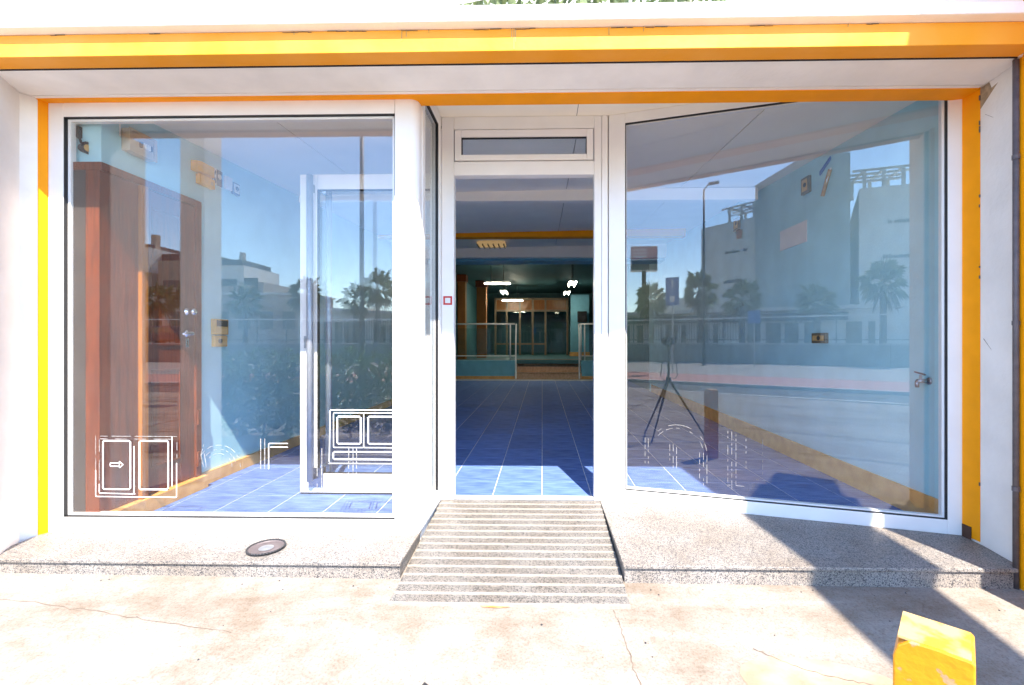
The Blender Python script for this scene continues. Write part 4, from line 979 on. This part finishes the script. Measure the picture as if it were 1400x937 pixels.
# billboard on a pole
BB = thing('billboard', 'large panel billboard on a pole above the palm', 'billboard', (-11.2, -33.5, -.4))
TBb = Matrix.Translation((-11.3, -33.6, 0)) @ Matrix.Rotation(R(-24), 4, 'Z')
MB(TBb).box(-1.15, 1.15, -.35, .30, 7.2, 9.4).build('box', 'b_white', BB)
MB(TBb).box(-1.1, 1.1, .301, .33, 8.25, 9.3).build('upper_print', 'b_red', BB)
for k in range(3): MB(TBb).box(-1.0, .2, .331, .34, 8.4 + k * .3, 8.55 + k * .3).build('print_bar', 'b_white', BB)
MB(TBb).box(-1.1, 1.1, .301, .33, 7.3, 8.15).build('lower_print', 'b_dark', BB)
MB(TBb).tube((0, 0, -.4), (0, 0, 7.2), .22, .18, 10).build('pole', 'darkmetal', BB)
# lamp posts and road sign
def lamp_post(label, x, y, h, r, arm):
    t = thing('lamp_post', label, 'lamp post', (x, y, -.4), 'lamp posts along the road')
    MB().tube((x, y, -.4), (x, y, h), r, r * .75, 12).build('pole', 'darkmetal', t, smooth=True)
    MB().tube((x, y, -.4), (x, y, .35), r * 1.5, r * 1.4, 12).build('base', 'darkmetal', t)
    MB().path([(x, y, h), (x + arm * .4, y, h + .25), (x + arm, y, h + .3)], r * .5, 8).build('arm', 'darkmetal', t)
    MB().box(x + arm - .25, x + arm + .3, y - .14, y + .14, h + .24, h + .36).build('lamp_head', 'darkmetal', t, bevel=.03)
lamp_post('thick dark lamp post near the kerb, mirrored beside the sliding door', -6.45, -11.2, 9.4, .09, 1.0)
lamp_post('slim tall lamp post in front of the grey block', -3.63, -20.6, 9.4, .07, .5)
RS = thing('road_sign', 'blue rectangular road sign on a grey post beyond the road', 'road sign', (-3.6, -13.9, -.4))
MB().tube((-3.6, -13.95, -.4), (-3.6, -13.95, 3.7), .035, n=10).build('post', 'steel_dull', RS)
pnl = MB().box(-3.88, -3.32, -13.91, -13.88, 2.55, 3.75).build('panel', 'signblue', RS)
mb = MB(); mb.box(-3.63, -3.57, -13.879, -13.872, 3.3, 3.65); mb.add([(-3.72, -13.875, 2.95), (-3.48, -13.875, 2.95), (-3.53, -13.875, 2.68), (-3.67, -13.875, 2.68)], [(0, 1, 2, 3)]); mb.build('symbol', 'white', pnl.name)
RS2 = thing('road_sign', 'small blue square road sign in front of the retaining wall', 'road sign', (-1.0, -19.5, -.4))
MB().tube((-1.0, -19.55, -.4), (-1.0, -19.55, 2.2), .03, n=8).build('post', 'steel_dull', RS2); MB().box(-1.28, -.72, -19.52, -19.5, 1.9, 2.55).build('panel', 'signblue', RS2)

# stepped apartment house mirrored in the left window
AP = thing('apartment_house', 'stepped apartment house with balconies, mirrored over the wooden door', 'building', (-52, -62, -.4))
def ap(n_, x0, x1, y0, y1, z0, z1, m): return MB().box(x0, x1, y0, y1, z0, z1).build(n_, m, AP)
ap('wall', -66, -58.5, -72, -61.5, -.5, 14.2, 'b_tan'); ap('wall', -62.6, -58.4, -66, -60.9, 11.2, 14.9, 'b_white'); ap('wall', -58.45, -50.6, -73, -62.5, -.5, 13.2, 'b_tan')
ap('wall', -54.0, -50.5, -66, -61.8, 5.0, 13.9, 'b_white'); ap('wall', -50.45, -44.2, -70, -61.0, -.5, 12.2, 'b_white'); ap('wall', -44.15, -40.6, -68, -60.0, -.5, 9.6, 'b_tan')
ap('roof', -66, -59, -71, -62, 14.21, 15.6, 'b_roof'); ap('roof', -58.3, -50.8, -72, -63, 13.21, 14.3, 'b_roof'); ap('roof', -50.3, -45, -69, -61.8, 12.21, 13.2, 'b_roof'); ap('chimney', -59.6, -58.9, -63.5, -62.6, 14.9, 17.2, 'b_tan'); ap('chimney', -46.5, -45.9, -64, -63.4, 13.2, 14.6, 'b_tan')
for (x0, x1, yf_) in ((-65.5, -59.2, -61.5), (-58.0, -54.6, -62.5), (-50.0, -44.8, -61.0), (-43.9, -41.0, -60.0)):
    for z in (2.2, 5.2, 8.2):
        ap('window', x0 + .4, x1 - .4, yf_ + .001, yf_ + .05, z, z + 2.0, 'win')
        bl = ap('balcony', x0, x1, yf_ + .001, yf_ + 1.3, z - .35, z - .15, 'b_white'); MB().box(x0 + .05, x1 - .05, yf_ + 1.22, yf_ + 1.28, z - .15, z + .75).build('parapet', 'b_tan', bl.name)
LO = thing('long_wall_building', 'long low pale building behind the palms, mirrored right of the intercom', 'building', (-28, -41, -.4))
MB().box(-44, -23.8, -46, -40.5, -.5, 5.7).build('wall', 'b_tan', LO); MB().box(-44.2, -23.6, -46.2, -40.3, 5.71, 5.9).build('parapet', 'b_white', LO)
for i in range(8): MB().box(-42.5 + i * 2.3, -41.2 + i * 2.3, -40.499, -40.46, 2.2, 4.0).build('window', 'win', LO)
KI = thing('white_kiosk', 'low white walled building mirrored behind the sliding door handles', 'building', (-16, -33, -.4))
MB().box(-20.5, -14.6, -37, -32.6, -.5, 3.5).build('wall', 'b_white', KI); MB().box(-20.9, -14.4, -37.2, -32.2, 3.51, 3.75).build('roof_slab', 'b_white', KI)
for i in range(6): MB().box(-20.2 + i * .95, -19.6 + i * .95, -32.599, -32.55, .4, 2.6).build('window', 'win', KI)
# parked car beyond the railing
PC = thing('parked_car', 'dark parked car behind the railing, mirrored over the wooden door', 'car', (-27.5, -26.3, .75))
TC = Matrix.Translation((-26.0, -26.2, .72))
body = [(-2.1, .25), (-2.05, .62), (-1.5, .78), (-.9, 1.30), (.45, 1.34), (1.15, .85), (1.95, .72), (2.1, .45), (2.08, .25)]
n = len(body); mb = MB(TC); mb.add([(x, .8, z) for x, z in body] + [(x, -.8, z) for x, z in body], [tuple(range(n)), tuple(range(2 * n - 1, n - 1, -1))] + [(i, (i + 1) % n, n + (i + 1) % n, n + i) for i in range(n)])
mb.build('body', 'b_roof', PC, bevel=.08)
mb = MB(TC); mb.add([(-.85, .806, .85), (.95, .806, .88), (.40, .806, 1.24), (-.78, .806, 1.20)], [(0, 1, 2, 3)]); mb.build('side_window', 'win', PC)
for x in (-1.3, 1.3):
    for y in (-.72, .72): MB(TC).lathe([(.32, -.1), (.32, .1), (.18, .11), (0, .11)], (x, y, .30), 16, 'y').build('wheel', 'black', PC)
MB().box(-52, 26, -31, -24.75, -.5, .70).build('raised_forecourt', 'asphalt_pale')['kind'] = 'structure'
